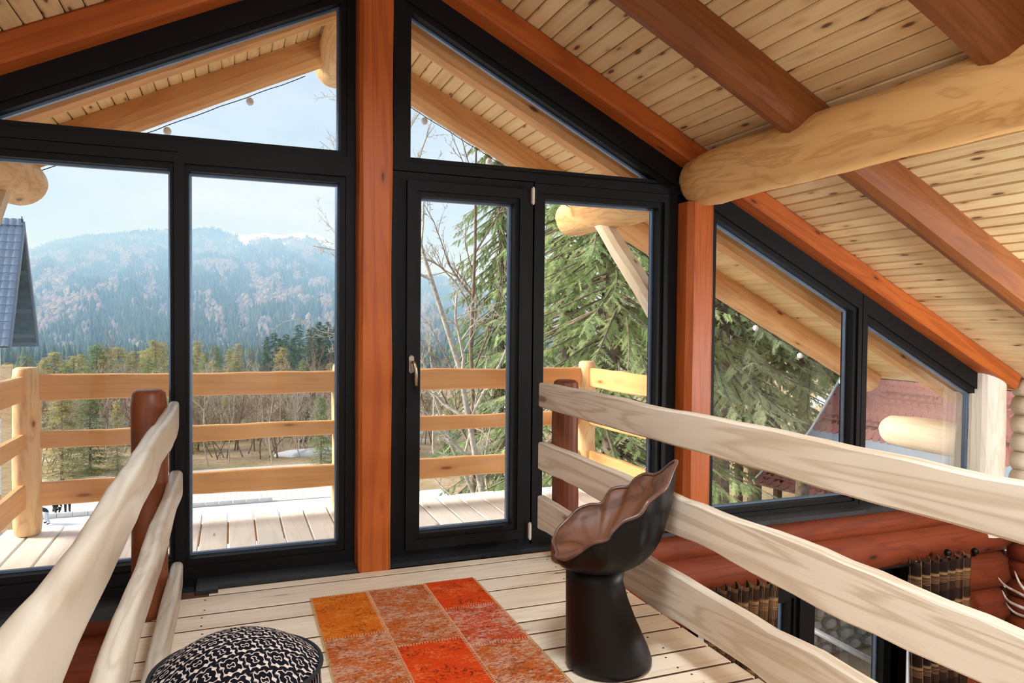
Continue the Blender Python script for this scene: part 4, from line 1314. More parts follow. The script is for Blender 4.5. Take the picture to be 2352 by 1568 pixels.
def bare_tree(seed, h, spread, levels, r0, lean=(0, 0), nchild=(5, 6, 6, 5), twist=0.9, up=0.25):
    rs = random.Random(seed)
    S0, S1, A, B = [], [], [], []
    def grow(p, d, l, r, lev):
        n = 5 if lev < 2 else 3
        pts = [p]; rad = [r]
        for i in range(n):
            d = (d + Vector((rs.gauss(0, 1), rs.gauss(0, 1), rs.gauss(0, 1) + up * (lev > 0))) * (0.10 + 0.07 * lev)).normalized()
            q = pts[-1] + d * (l / n); pts.append(q); rad.append(r * (1 - 0.75 * (i + 1) / n))
        for i in range(n):
            S0.append(pts[i]); S1.append(pts[i + 1]); A.append(rad[i]); B.append(rad[i + 1])
        if lev >= levels: return
        for k in range(nchild[lev]):
            t = rs.uniform(0.22 if lev else 0.28, 1.0)
            i = min(int(t * n), n - 1); f = t * n - i
            q = pts[i].lerp(pts[i + 1], f)
            ax = Vector((rs.gauss(0, 1), rs.gauss(0, 1), rs.gauss(0, 1))).normalized()
            nd = (d + (ax - d * ax.dot(d)).normalized() * twist * rs.uniform(0.6, 1.3)).normalized()
            grow(q, nd, l * spread * rs.uniform(0.6, 1.15) * (1.15 - 0.55 * t), max(0.0035, (rad[i] * (1 - f) + rad[i + 1] * f) * 0.62), lev + 1)
    grow(Vector((0, 0, 0)), Vector((lean[0], lean[1], 1)).normalized(), h, r0, 0)
    return tri_tube(np.array([tuple(v) for v in S0]), np.array([tuple(v) for v in S1]), np.array(A), np.array(B), 4)


def tree_thing(name, loc, fol, wood_, fmat, wmat, label, group=None, scale=1.0, rot=0.0, foname='foliage'):
    root = empty(name, loc, label, 'tree', group)
    if not isinstance(scale, tuple): scale = (scale,) * 3
    for me, nm in ((wood_, 'trunk'), (fol, foname)):
        if me is None: continue
        o = link(nm, me, root, loc)
        o.scale = scale; o.rotation_euler = (0, 0, rot)
    return root


def pix(u, v):
    return (fw + r2 * ((u - 1176) / FPX) - u2 * ((v - 784) / FPX))


def spot(u, dist):
    d = pix(u, 760); k = dist / math.hypot(d.x, d.y)
    x, y_ = d.x * k, d.y * k
    return Vector((x, y_, float(terrain(np.array([x]), np.array([y_]))[0])))


# big near spruces: two shapes
f1, w1 = spruce(1, 19.0, 3.6, 3.2, 62, 7, 34, 9, 0.080, 1.05, 0.24)
f2, w2 = spruce(2, 17.5, 3.4, 6.0, 48, 7, 36, 9, 0.080, 1.0, 0.20)
SF1 = fastmesh('spruce_foliage', *f1, M['needle']); SW1 = fastmesh('spruce_wood', *w1, M['bark'])
SF2 = fastmesh('spruce_foliage', *f2, M['needle']); SW2 = fastmesh('spruce_wood', *w2, M['bark'])
SF3 = SF1.copy(); SF3.materials[0] = M['needle_d']
tree_thing('spruce', spot(1405, 15.5), SF1, SW1, None, None, 'tall drooping spruce filling the side light behind the right porch brace', scale=1.0, rot=0.4)
tree_thing('spruce', spot(1150, 20.5), SF3, SW1, None, None, 'darker thin spruce behind the leafless tree in the door glass', scale=(0.62, 0.62, 0.95), rot=2.0)
SF4 = SF2.copy(); SF4.materials[0] = M['needle_p']
tree_thing('spruce', spot(1665, 17.6), SF4, SW2, None, None, 'pale green spruce left of the red roof in the trapezoid window', scale=1.0, rot=1.0)
tree_thing('spruce', spot(1850, 20.0), SF2, SW2, None, None, 'dense darker spruce touching the red roof in the trapezoid window', scale=(1.0, 1.0, 1.05), rot=3.0)
tree_thing('spruce', spot(1740, 27.0), SF3, SW1, None, None, 'spruce in the gap between the pale and the dense one', scale=(1.1, 1.1, 1.1), rot=2.6)
tree_thing('spruce', spot(1540, 24.0), SF3, SW1, None, None, 'spruce half hidden behind the right purlin post', scale=1.0, rot=4.0)
tree_thing('spruce', spot(1960, 30.0), SF2, SW2, None, None, 'tall spruce rising behind the red roofed house', scale=1.15, rot=5.0)
tree_thing('spruce', spot(1300, 26.0), SF2, SW2, None, None, 'spruce behind the drooping one at the left of the side light', scale=1.05, rot=5.6)
for k, (u, d, r) in enumerate(((1702, 27, 0.17), (1648, 24, 0.2), (1660, 33, 0.07), (1790, 33, 0.12), (1835, 36, 0.1))):
    p = spot(u, d)
    hh = 13 + k
    V, T = tri_tube(np.array([[0, 0, 0], [0.05, 0, hh * 0.5]]), np.array([[0.05, 0, hh * 0.5], [0.02, 0.1, hh]]), np.array([r, r * 0.8]), np.array([r * 0.8, r * 0.4]), 10)
    o = link('tree_trunk', fastmesh('tree_trunk', V, T, M['bark'], True), None, p)
    tag(o, ['pale bare trunk right of the post below the railing board', 'wide pale trunk beside the purlin post', 'thin sapling trunk between the two pale trunks', 'trunk behind the pavilion post', 'slim trunk right of the pavilion post'][k], 'trunk')

# bare trees near the door
bt1 = fastmesh('bare_tree', *bare_tree(11, 11.0, 0.34, 4, 0.10, (-0.08, 0.0), (13, 8, 6, 4), 0.95, 0.10), M['birch'])
bt2 = fastmesh('bare_tree', *bare_tree(12, 9.0, 0.36, 4, 0.07, (-0.10, 0.1), (13, 8, 6, 4), 0.9, 0.05), M['birch'])
bt3 = fastmesh('bare_tree', *bare_tree(13, 10.0, 0.36, 4, 0.085, (0.02, 0.0), (12, 8, 6, 4), 0.8, 0.3), M['twig'])
bt4 = fastmesh('bare_tree', *bare_tree(14, 7.0, 0.40, 4, 0.06, (0.05, 0.0), (12, 7, 5, 4), 0.8, 0.25), M['birch'])
tree_thing('bare_tree', spot(1185, 14.0), None, bt1, None, None, 'leafless pale tree leaning left in the door glass', rot=0.3)
tree_thing('bare_tree', spot(1165, 16.0), None, bt2, None, None, 'lower leafless tree with crossing white twigs in the door glass', rot=1.3)
tree_thing('bare_tree', spot(1110, 18.0), None, bt3, None, None, 'tall brown leafless tree reaching the gable pane above the door', scale=1.15, rot=2.2)
tree_thing('bare_tree', spot(1010, 34.0), None, bt4, None, None, 'small leafless tree at the left of the door glass', rot=2.9)
tree_thing('bare_tree', spot(1270, 17.0), None, bt2, None, None, 'leafless tree behind the left edge of the side light', rot=4.0)

# middle distance conifers, three shapes shared by copies
f3, w3 = spruce(3, 15.0, 2.5, 0.8, 34, 7, 9, 3, 0.26, 0.55, 0.16)
f4, w4 = spruce(4, 13.0, 2.6, 0.6, 30, 7, 9, 3, 0.26, 0.45, 0.15)
MF = [fastmesh('conifer_foliage', *f3, M['needle_y']), fastmesh('conifer_foliage', *f4, M['needle_y'])]
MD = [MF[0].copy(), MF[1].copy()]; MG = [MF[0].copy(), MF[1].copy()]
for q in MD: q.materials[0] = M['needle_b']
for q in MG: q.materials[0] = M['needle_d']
MW = [fastmesh('conifer_wood', *w3, M['bark']), fastmesh('conifer_wood', *w4, M['bark'])]
HH = (15.0, 13.0)


def conifer(u, v, dist, kind, label, group, k, wide=1.0):
    p = spot(u, dist)
    d = pix(u, v); s = dist / math.hypot(d.x, d.y)
    top = EYE + d.z * s
    h = max(3.0, top - p.z); i = k % 2
    f = (MF, MD, MG)[kind][i]
    sc = h / HH[i]
    return tree_thing('conifer', p, f, MW[i], None, None, label, group, (sc * wide, sc * wide, sc), k * 1.37)


ORD = ['first', 'second', 'third', 'fourth', 'fifth', 'sixth', 'seventh', 'eighth', 'ninth', 'tenth', 'eleventh', 'twelfth', 'thirteenth', 'fourteenth', 'fifteenth', 'sixteenth', 'seventeenth', 'eighteenth']
row = [(21, 825, 95), (60, 809, 110), (124, 799, 115), (169, 808, 105), (188, 806, 130), (222, 781, 110), (244, 790, 112), (272, 787, 115), (296, 804, 125), (312, 797, 112), (338, 793, 108), (357, 772, 100), (372, 778, 118), (100, 818, 90), (150, 826, 85), (340, 812, 85), (-20, 815, 100), (-60, 800, 105)]
for k, (u, v, d) in enumerate(sorted(row)):
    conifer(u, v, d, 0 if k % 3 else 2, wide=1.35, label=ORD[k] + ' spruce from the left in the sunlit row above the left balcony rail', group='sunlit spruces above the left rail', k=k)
row = [(453, 775, 150), (500, 789, 150), (528, 795, 145), (546, 782, 160), (491, 820, 95), (439, 812, 90), (586, 826, 90), (648, 789, 120), (696, 820, 85), (760, 826, 90), (540, 822, 100), (470, 805, 130), (800, 800, 100), (860, 790, 110)]
for k, (u, v, d) in enumerate(sorted(row)):
    conifer(u, v, d, (2, 0)[k % 2], ORD[k] + ' spruce from the left above the middle balcony rail', 'spruces above the middle rail', k + 30)
row = [(612, 768, 190), (630, 758, 190), (657, 761, 195), (672, 770, 185), (686, 739, 200), (711, 750, 205), (732, 732, 200), (754, 732, 205), (770, 742, 200), (645, 772, 180), (720, 745, 190), (743, 740, 190), (790, 740, 205)]
for k, (u, v, d) in enumerate(sorted(row)):
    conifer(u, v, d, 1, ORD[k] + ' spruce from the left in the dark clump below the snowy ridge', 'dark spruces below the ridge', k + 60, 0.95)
row = [(140, 885, 38, 0, 'bushy light green conifer between the left balcony post and loft post', 1.9), (205, 900, 40, 2, 'round green conifer in front of the tiled cottage roof', 1.9), (268, 912, 37, 0, 'small yellowish spruce at the end of the cottage roof', 1.0), (690, 880, 46, 1, 'dark spruce below the top balcony rail near the middle post', 1.5), (738, 905, 38, 2, 'green spruce beside the middle balcony post', 1.3), (655, 890, 50, 1, 'deep green spruce left of the dark one below the rail', 1.2), (455, 890, 44, 0, 'yellow-green spruce right of the slim mullion', 1.5), (520, 900, 48, 0, 'olive spruce amid leafless trees below the rail', 1.3), (1035, 910, 40, 2, 'spruce low behind the twigs in the door glass', 1.2), (985, 880, 95, 1, 'blue-green spruce at the left of the door glass', 1.0)]
for k, (u, v, d, kd, lb, wd) in enumerate(row):
    conifer(u, v, d, kd, lb, None, k + 90, wd)
BV, BT_ = [], []; nb0 = 0
for q in range(7):
    V, T = bare_tree(50 + q, 3.4, 0.42, 4, 0.035, (random.Random(q).uniform(-.5, .5), random.Random(q + 9).uniform(-.5, .5)), (9, 6, 5, 3), 0.8, 0.35)
    V = V + np.array([random.Random(q + 20).uniform(-1.2, 1.2), random.Random(q + 30).uniform(-0.8, 0.8), 0])
    BV.append(V); BT_.append(T + nb0); nb0 += len(V)
bush = fastmesh('bare_bush', np.concatenate(BV), np.concatenate(BT_), M['twig'])
bush2 = bush.copy(); bush2.materials[0] = M['birch']
rs = random.Random(77)
for k in range(38):
    u = 425 + (k / 28) * 580 + rs.uniform(-10, 10) if k < 28 else 30 + (k - 28) / 10 * 370
    d = rs.uniform(40, 52)
    tree_thing('bare_bush', spot(u, d), None, (bush, bush2)[k % 2], None, None, 'dense leafless bush in the thicket along the edge of the parking', 'leafless bushes along the parking', scale=rs.uniform(0.9, 1.35), rot=rs.uniform(0, 6))
rs = random.Random(31)
for k in range(60):
    u = rs.uniform(425, 1000) if k < 46 else rs.uniform(40, 400)
    d = rs.uniform(38.5, 62)
    me_ = (bt3, bt4, bt2)[k % 3]
    tree_thing('bare_tree', spot(u, d), None, me_, None, None, 'leafless tree in the pale thicket beyond the parking', 'leafless trees beyond the parking', scale=rs.uniform(0.45, 0.66), rot=rs.uniform(0, 6))
for k, (u, v, d) in enumerate(sorted(((711, 775, 175), (607, 798, 150), (560, 805, 140), (690, 800, 150), (760, 795, 160), (660, 815, 130), (960, 770, 150), (1000, 790, 130)))):
    p = spot(u, d); dd = pix(u, v); top = EYE + dd.z * d / math.hypot(dd.x, dd.y)
    tree_thing('bare_tree', p, None, (bt3, bt4)[k % 2], None, None, ORD[k] + ' pale frosted tree from the left among the far spruces', 'frosted trees among the spruces', scale=max(0.8, (top - p.z) / 11.0), rot=k)

# ------------------------------------------------------------------ parking and kerb
M['paver'] = plain('pale_pavers', srgb(226, 224, 216), 0.9, var=0.12, scale=3, bump=0.1)
M['asph'] = plain('pale_bounce_asphalt', srgb(214, 215, 217), 0.9, var=0.08, scale=4)
M['kerb'] = plain('white_kerb_stone', srgb(232, 230, 226), 0.8, var=0.1, scale=6)
pk = empty('paving', (0, 33, GROUND), 'pale block paving of the parking below the balcony', 'paving', kind='structure')
prng = random.Random(8)
pme = None
bxs = MB().box((-0.235, -0.115, 0), (0.235, 0.115, 0.03))
pme = mesh('paver', bxs.v, bxs.f, M['paver'])
cnt = 0
stuff = MB()
for j in range(34):
    for i in range(60):
        x = -13 + i * 0.48 + (j % 2) * 0.24; yv = 30.6 + j * 0.24
        if yv > 38.0: continue
        if x > 4.9 - (yv - 30.6) * -0.25: continue
        near = cnt < 300 and -2.2 < x < 5 and yv < 34.2
        if near:
            o = link('paver', pme, pk, (x, yv, GROUND + 0.01)); cnt += 1
        else:
            stuff.box((x - 0.235, yv - 0.115, GROUND + 0.01), (x + 0.235, yv + 0.115, GROUND + 0.04))
o = stuff.build('paver_field', M['paver'], pk); o['kind'] = 'stuff'
m = MB().box((-16, 7.0, GROUND - 0.10), (8.5, 30.45, GROUND + 0.02)); tag(m.build('driveway', M['asph']), 'smooth pale driveway before the paving, extended to bounce light up', kind='structure')  # driveway stretched out of view and whitened to bounce light onto the porch
kb = empty('kerb', (-2, 30.5, GROUND), 'row of white kerb stones edging the paving', 'kerb')
kme = mesh('kerb_stone', *(lambda b: (b.v, b.f))(MB().loft([[(-0.24, -0.07, 0), (0.24, -0.07, 0), (0.24, 0.07, 0), (-0.24, 0.07, 0)], [(-0.24, -0.07, 0.14), (0.24, -0.07, 0.14), (0.24, 0.07, 0.14), (-0.24, 0.07, 0.14)], [(-0.22, -0.05, 0.17), (0.22, -0.05, 0.17), (0.22, 0.05, 0.17), (-0.22, 0.05, 0.17)]])), M['kerb'])
for i in range(30):
    x = -13.2 + i * 0.5
    if x > 1.6: break
    link('kerb_stone', kme, kb, (x, 30.55, GROUND + 0.02))
snowb = MB()
for i in range(2):
    pass
M['snow'] = plain('snow', srgb(244, 247, 252), 0.8, var=0.03, scale=1)
rings = [[((4.2 + (2.0 + 0.4 * math.sin(3 * a)) * s * math.cos(a)), 40.5 + (0.6 + 0.2 * math.cos(5 * a)) * s * math.sin(a), GROUND - 0.15 + hh) for a in ca[::2]] for s, hh in ((1, 0.0), (0.9, 0.32), (0.6, 0.45), (0.2, 0.5))]
tag(MB().loft(rings).build('snow_bank', M['snow'], smooth=True), 'low bank of snow beyond the paving', 'snow')

# ------------------------------------------------------------------ neighbouring red-roofed house on the right
M['shingle'] = plain('red_shingle', srgb(130, 84, 80), 0.85, var=0.15, scale=5, bump=0.2)
M['metal_g'] = plain('blue_grey_sheet', srgb(120, 132, 148), 0.5, metal=0.0, var=0.06, scale=2)
M['verge'] = plain('pale_verge_board', srgb(214, 218, 220), 0.6, var=0.08)
M['render'] = plain('white_render', srgb(236, 236, 234), 0.9, var=0.05, scale=3)


def roof_profile(P_):
    d = [0.0]
    for a, b in zip(P_[:-1], P_[1:]): d.append(d[-1] + math.hypot(b[0] - a[0], b[1] - a[1]))
    def at(s):
        for i in range(len(P_) - 1):
            if s <= d[i + 1] or i == len(P_) - 2:
                f = (s - d[i]) / (d[i + 1] - d[i])
                a, b = P_[i], P_[i + 1]
                return (a[0] + (b[0] - a[0]) * f, a[1] + (b[1] - a[1]) * f), math.atan2(b[1] - a[1], b[0] - a[0])
    return at, d


def shingle_mesh(w, l, t, mat):
    pts = [(-w / 2, l), (-w / 2, l * 0.35), (-w * 0.36, l * 0.10), (-w * 0.16, 0), (w * 0.16, 0), (w * 0.36, l * 0.10), (w / 2, l * 0.35), (w / 2, l)]
    m = MB().loft([[(p[0], p[1], 0) for p in pts][::-1], [(p[0], p[1], t) for p in pts][::-1]])
    return m.v, m.f


RP = [(10.25, -1.52), (10.6, -1.22), (11.0, -0.80), (11.35, -0.33), (11.74, 0.215), (13.0, 2.0), (14.6, 4.3)]
atp, dist = roof_profile(RP)
nh = empty('red_roofed_house', (13.5, 6.0, GROUND), 'neighbouring house with a flared red shingle roof outside the far right panes', 'house')
YV = 11.46
m = MB().loft([[(p[0], yy, p[1]) for p in RP] + [(p[0], yy, p[1] - 0.12) for p in RP[::-1]] for yy in (1.0, YV)])
m.build('roof_deck', M['roofing'], nh)
gr_ = [(p[0] - 0.02, p[1] + 0.015) for p in RP[:3]]
MB().loft([[(p[0], yy, p[1]) for p in gr_] + [(p[0], yy, p[1] + 0.012) for p in gr_[::-1]] for yy in (1.0, YV)]).build('eave_sheet', M['metal_g'], nh)
MB().loft([[(p[0] - 0.03, yy, p[1] + 0.04) for p in RP] + [(p[0] + 0.03, yy, p[1] - 0.14) for p in RP[::-1]] for yy in (YV, YV + 0.05)]).build('verge_board', M['verge'], nh)
MB().box((12.6, 1.3, GROUND - 1), (14.6, YV - 1.6, -0.5)).build('wall', M['render'], nh)
sv, sf = shingle_mesh(0.152, 0.20, 0.02, None)
sme = mesh('shingle', sv, sf, M['shingle'])
rest = MB(); cnt = 0
s0 = dist[2] - 0.03
j = 0
while s0 + j * 0.112 < dist[-1] - 0.2:
    s = s0 + j * 0.112
    (px_, pz_), an = atp(s + 0.1)
    (bx0, bz0), _ = atp(s)
    for i in range(66):
        yy = YV - 0.09 - i * 0.16 - (j % 2) * 0.08
        if yy < 1.1: break
        q = Matrix(((0, math.cos(an), -math.sin(an)), (-1, 0, 0), (0, math.sin(an), math.cos(an)))).to_quaternion()
        off = Vector((-math.sin(an), 0, math.cos(an))) * 0.016
        loc = Vector((bx0, yy, bz0)) + off
        if j < 13 and yy > 7.6 and cnt < 300:
            link('shingle', sme, nh, loc, q); cnt += 1
        elif yy > 5.0 and j < 22:
            n0 = len(rest.v)
            for v in sv: rest.v.append(tuple(loc + q @ Vector(v)))
            rest.f += [[k + n0 for k in f] for f in sf]
    j += 1
if rest.v:
    o = rest.build('shingle_field', M['shingle'], nh); o['kind'] = 'stuff'

# pavilion with a red shingle roof below the railing board
e0 = Vector((15.27, 18.34, -3.6)); e1 = Vector((16.4, 11.6, -3.6))
ed = (e1 - e0).normalized(); nn = Vector((-ed.y, ed.x, 0))
if nn.x < 0: nn = -nn
upv = (nn + Vector((0, 0, 0.62))).normalized(); nrm = ed.cross(upv)
if nrm.z < 0: nrm = -nrm
pv = empty('pavilion', (16.5, 15, GROUND), 'small open pavilion with a red shingle roof and dark posts', 'pavilion')
W_ = (e1 - e0).length; D_ = 3.0
m = MB()
m.loft([[tuple(e0 - nrm * 0.10), tuple(e1 - nrm * 0.10), tuple(e1 + upv * D_ - nrm * 0.10), tuple(e0 + upv * D_ - nrm * 0.10)], [tuple(e0), tuple(e1), tuple(e1 + upv * D_), tuple(e0 + upv * D_)]])
m.build('roof_deck', M['bark'], pv)
q = Matrix(((ed.x, upv.x, nrm.x), (ed.y, upv.y, nrm.y), (ed.z, upv.z, nrm.z))).to_quaternion()
sv2, sf2 = shingle_mesh(0.30, 0.34, 0.018, None)
sme2 = mesh('shingle', sv2, sf2, M['shingle'])
for j in range(12):
    for i in range(int(W_ / 0.31)):
        loc = e0 + ed * (0.16 + i * 0.31 + (j % 2) * 0.155) + upv * (j * 0.20 - 0.03) + nrm * 0.012
        link('shingle', sme2, pv, loc, q)
MB().loft([[tuple(e0 - ed * 0.06 - nrm * 0.12), tuple(e0 - nrm * 0.12), tuple(e0 + nrm * 0.05), tuple(e0 - ed * 0.06 + nrm * 0.05)], [tuple(e0 - ed * 0.06 + upv * D_ - nrm * 0.12), tuple(e0 + upv * D_ - nrm * 0.12), tuple(e0 + upv * D_ + nrm * 0.05), tuple(e0 - ed * 0.06 + upv * D_ + nrm * 0.05)]]).build('verge_board', M['verge'], pv)
M['darkpost'] = plain('dark_brown_post', srgb(96, 74, 64), 0.8, var=0.3)
for a in (0.7, 3.4, 6.2):
    for b in (0.25, 2.3):
        p = e0 + ed * a + nn * b
        MB().box((p.x - 0.09, p.y - 0.09, GROUND - 0.6), (p.x + 0.09, p.y + 0.09, -3.66 + b * 0.5)).build('post', M['darkpost'], pv)

# ------------------------------------------------------------------ steep tiled house at the left edge
M['greytile'] = plain('blue_grey_roof_tile', srgb(150, 166, 186), 0.45, var=0.15, scale=6)
M['soff'] = plain('grey_green_soffit', srgb(92, 112, 118), 0.8, var=0.25, scale=6)
lh = empty('steep_roof_house', (-8.5, 23.5, GROUND), 'house with a steep grey tiled roof at the left edge', 'house')
xe = -5.33; yr, zr0 = 23.5, 3.87
fe = (22.0, 0.58); re_ = (25.0, 0.62)
for (ya, za), nm in ((fe, 'roof_slope'), (re_, 'roof_slope')):
    d = Vector((0, ya - yr, za - zr0)).normalized(); n_ = Vector((0, -d.z, d.y))
    if n_.z < 0: n_ = -n_
    a, b = Vector((0, yr, zr0)), Vector((0, ya, za))
    m = MB().loft([[(xx, p.y, p.z) for p in (a, b, b - n_ * 0.10, a - n_ * 0.10)] for xx in (-13.0, xe)])
    m.build(nm, M['soff'] if ya > yr else M['roofing'], lh)
d = Vector((0, fe[0] - yr, fe[1] - zr0)); LS = d.length; d.normalize()
n_ = Vector((0, d.z, -d.y)); n_ = n_ if n_.y < 0 else -n_
tw, tl = 0.165, 0.27
pts = [(-tw / 2 + tw * k / 6, 0.022 * math.sin(math.pi * k / 6) ** 0.8) for k in range(7)]
tm = MB().loft([[(p[0], yy, p[1] + (0.018 if yy == 0 else 0)) for p in pts] + [(p[0], yy, p[1] - 0.014 + (0.018 if yy == 0 else 0)) for p in pts[::-1]] for yy in (0.0, tl)])
tme = mesh('roof_tile', tm.v, tm.f, M['greytile'])
upd = -d
q = Matrix(((1, upd.x, n_.x), (0, upd.y, n_.y), (0, upd.z, n_.z))).to_quaternion()
for j in range(int(LS / 0.235) + 1):
    for i in range(18):
        loc = Vector((xe - 0.08 - i * tw, fe[0], fe[1])) + upd * (j * 0.235 - 0.02) + n_ * 0.012
        link('roof_tile', tme, lh, loc, q)
MB().loft([[(xx, p[0], p[1]) for p in ((fe[0], fe[1] + 0.05), (fe[0] + 0.05, fe[1] - 0.15), (yr, zr0 - 0.22), (re_[0] - 0.05, re_[1] - 0.15), (re_[0], re_[1] + 0.05), (yr, zr0 + 0.08))] for xx in (xe, xe + 0.05)]).build('verge_board', M['metal_g'], lh)
for t in (0.35, 0.68, 0.9, 0.98):
    yb = yr + (re_[0] - yr) * t; zb = zr0 + (re_[1] - zr0) * t
    MB().box((-6.2, yb - 0.06, zb - 0.22), (xe - 0.02, yb + 0.06, zb - 0.10)).build('purlin', M['metal_g'], lh)
MB().box((-13, 22.5, GROUND - 1), (-6.15, 24.6, 1.4)).build('wall', M['render'], lh)
MB().tube([(xe - 0.02, yr, zr0 + 0.05), (xe - 0.02, yr, zr0 + 0.22)], 0.012, 6).build('finial', M['rod'], lh)
for zz in (-0.6, -1.15, -3.2, -3.7):
    MB().box((-13, 20.9, zz), (-5.05, 21.05, zz + 0.16)).build('balcony_rail', M['extrail'], lh)
for xx in (-5.12, -6.4, -7.6):
    MB().box((xx - 0.11, 20.88, GROUND - 0.5), (xx + 0.11, 21.08, 0.15)).build('balcony_post', M['extpost'], lh)
for zz in (-1.5, -4.0):
    MB().box((-13, 20.9, zz - 0.15), (-5.0, 22.6, zz)).build('balcony_floor', M['deck'], lh)

# tiled cottage among the trees
M['pinktile'] = plain('faded_pink_tiles', srgb(186, 160, 152), 0.9, var=0.25, scale=4)
ct = empty('cottage', (-6.8, 51, -8), 'cottage with a faded pink tiled roof behind the green conifers', 'cottage')
MB().box((-9.0, 49.5, -10), (-5.6, 54, -4.7)).build('wall', M['render'], ct)
m = MB().loft([[(-9.2, yy, -4.9), (-7.3, yy, -2.9), (-5.4, yy, -4.9), (-5.4, yy, -4.75), (-7.3, yy, -2.72), (-9.2, yy, -4.75)] for yy in (48.8, 54.5)])
m.build('roof', M['pinktile'], ct)
MB().box((-7.8, 51, -3.3), (-7.4, 51.4, -2.2)).build('chimney', M['shingle'], ct)

# ------------------------------------------------------------------ below the lower window: pipe railing, slab, stone wall
M['galv'] = plain('galvanised_pipe', srgb(196, 202, 210), 0.4, metal=0.5, var=0.1)
pr_ = empty('pipe_railing', (5.2, 6.0, -3), 'galvanised pipe railing seen through the lower window', 'railing')
for zz in (-1.60, -2.02, -2.45):
    MB().tube([(5.2, 4.3, zz), (5.2, 9.0, zz)], 0.028, 10).build('pipe', M['galv'], pr_, smooth=True)
for yy in (4.4, 6.9, 8.9):
    MB().tube([(5.2, yy, -3.0), (5.2, yy, -1.58)], 0.03, 10).build('post', M['galv'], pr_, smooth=True)
M['conc'] = plain('mossy_concrete', srgb(176, 172, 152), 0.9, scale=2, col2=srgb(150, 150, 120))
m = MB().box((1.0, 4.3, -3.2), (5.25, 9.0, -3.0)); tag(m.build('floor_terrace', M['conc']), 'pale concrete terrace below the balcony', kind='structure')
M['stone'] = plain('pale_field_stone', srgb(172, 168, 160), 0.9, var=0.3, scale=6, bump=0.6)
M['brick'] = plain('pink_brick', srgb(188, 138, 132), 0.9, var=0.2, scale=8)
sw = empty('stone_wall', (13.5, 13.2, GROUND), 'field stone wall with brick courses seen through the lower window', 'wall')
MB().box((9.4, 12.35, GROUND - 0.3), (16, 12.9, -3.98)).build('core', M['conc'], sw)
rs = random.Random(3)
for r_ in range(5):
    x = 9.4
    while x < 15.6:
        w_ = rs.uniform(0.22, 0.5)
        cx, cz = x + w_ / 2, GROUND + 0.16 + r_ * 0.28
        ang = [2 * math.pi * k / 9 for k in range(9)]
        rad = [rs.uniform(0.85, 1.05) for _ in ang]
        rings = [[(cx + w_ * 0.5 * s * a_ * math.cos(t), yy, cz + 0.14 * s * a_ * math.sin(t)) for t, a_ in zip(ang, rad)] for yy, s in ((12.34, 0.95), (12.24, 0.85), (12.19, 0.5))]
        MB().loft(rings).build('stone', M['stone'], sw)
        x += w_ + 0.02
bme = mesh('brick', *(lambda b: (b.v, b.f))(MB().box((-0.18, -0.06, 0), (0.18, 0.06, 0.13))), M['brick'])
for r_ in range(4):
    for i in range(17):
        link('brick', bme, sw, (9.6 + i * 0.375 + (r_ % 2) * 0.18, 12.30, -4.58 + r_ * 0.145))

# ------------------------------------------------------------------ three small figures on the paving
def figure(name, joints, edges_, mats, rule, loc, rotz, label, hair, hairr, face):
    me = bpy.data.meshes.new('skeleton')
    me.from_pydata([j[0] for j in joints], edges_, [])
    ob = bpy.data.objects.new('skeleton', me); COL.objects.link(ob)
    sk = ob.modifiers.new('skin', 'SKIN'); ob.modifiers.new('sub', 'SUBSURF').levels = 2
    for i, j in enumerate(joints):
        me.skin_vertices[0].data[i].radius = (j[1], j[1])
        me.skin_vertices[0].data[i].use_root = (i == 0)
    dg_ = bpy.context.evaluated_depsgraph_get()
    body = bpy.data.meshes.new_from_object(ob.evaluated_get(dg_))
    bpy.data.objects.remove(ob)
    body.materials.clear()
    for mm in mats: body.materials.append(mm)
    for p in body.polygons:
        p.material_index = rule(p.center); p.use_smooth = True
    root = empty(name, loc, label, 'person')
    root.rotation_euler = (0, 0, rotz)
    o = bpy.data.objects.new('body', body); COL.objects.link(o); o.parent = root
    hc, hr = hair
    rings = [[(hc[0] + hr * math.sin(t) * math.cos(a), hc[1] + hr * math.sin(t) * math.sin(a), hc[2] + hr * 1.05 * math.cos(t)) for a in ca[::4]] for t in [0.05 + 1.75 * i / 7 for i in range(8)]]
    hm_ = MB().loft(rings)
    o = bpy.data.objects.new('hair', mesh('hair', hm_.v, hm_.f, hairr, True)); COL.objects.link(o); o.parent = root
    if face:
        fx = MB()
        for sx in (-0.35, 0.35):
            fx.box((hc[0] + hr * sx - 0.008, hc[1] - hr * 0.98, hc[2] - 0.03), (hc[0] + hr * sx + 0.008, hc[1] - hr * 0.86, hc[2] - 0.015))
        o = bpy.data.objects.new('eyes', mesh('eyes', fx.v, fx.f, M['rod'])); COL.objects.link(o); o.parent = root
    return root


M['skin'] = plain('skin', srgb(222, 178, 156), 0.6, var=0.05)
M['navy'] = plain('navy_cloth', srgb(42, 48, 72), 0.9, var=0.2)
M['paletr'] = plain('pale_grey_cloth', srgb(206, 212, 226), 0.9, var=0.08)
M['black'] = plain('black_cloth', srgb(26, 28, 40), 0.9, var=0.2)
M['purple'] = plain('purple_cloth', srgb(120, 90, 130), 0.9, var=0.2)
M['hairm'] = plain('dark_hair', srgb(34, 26, 26), 0.7)


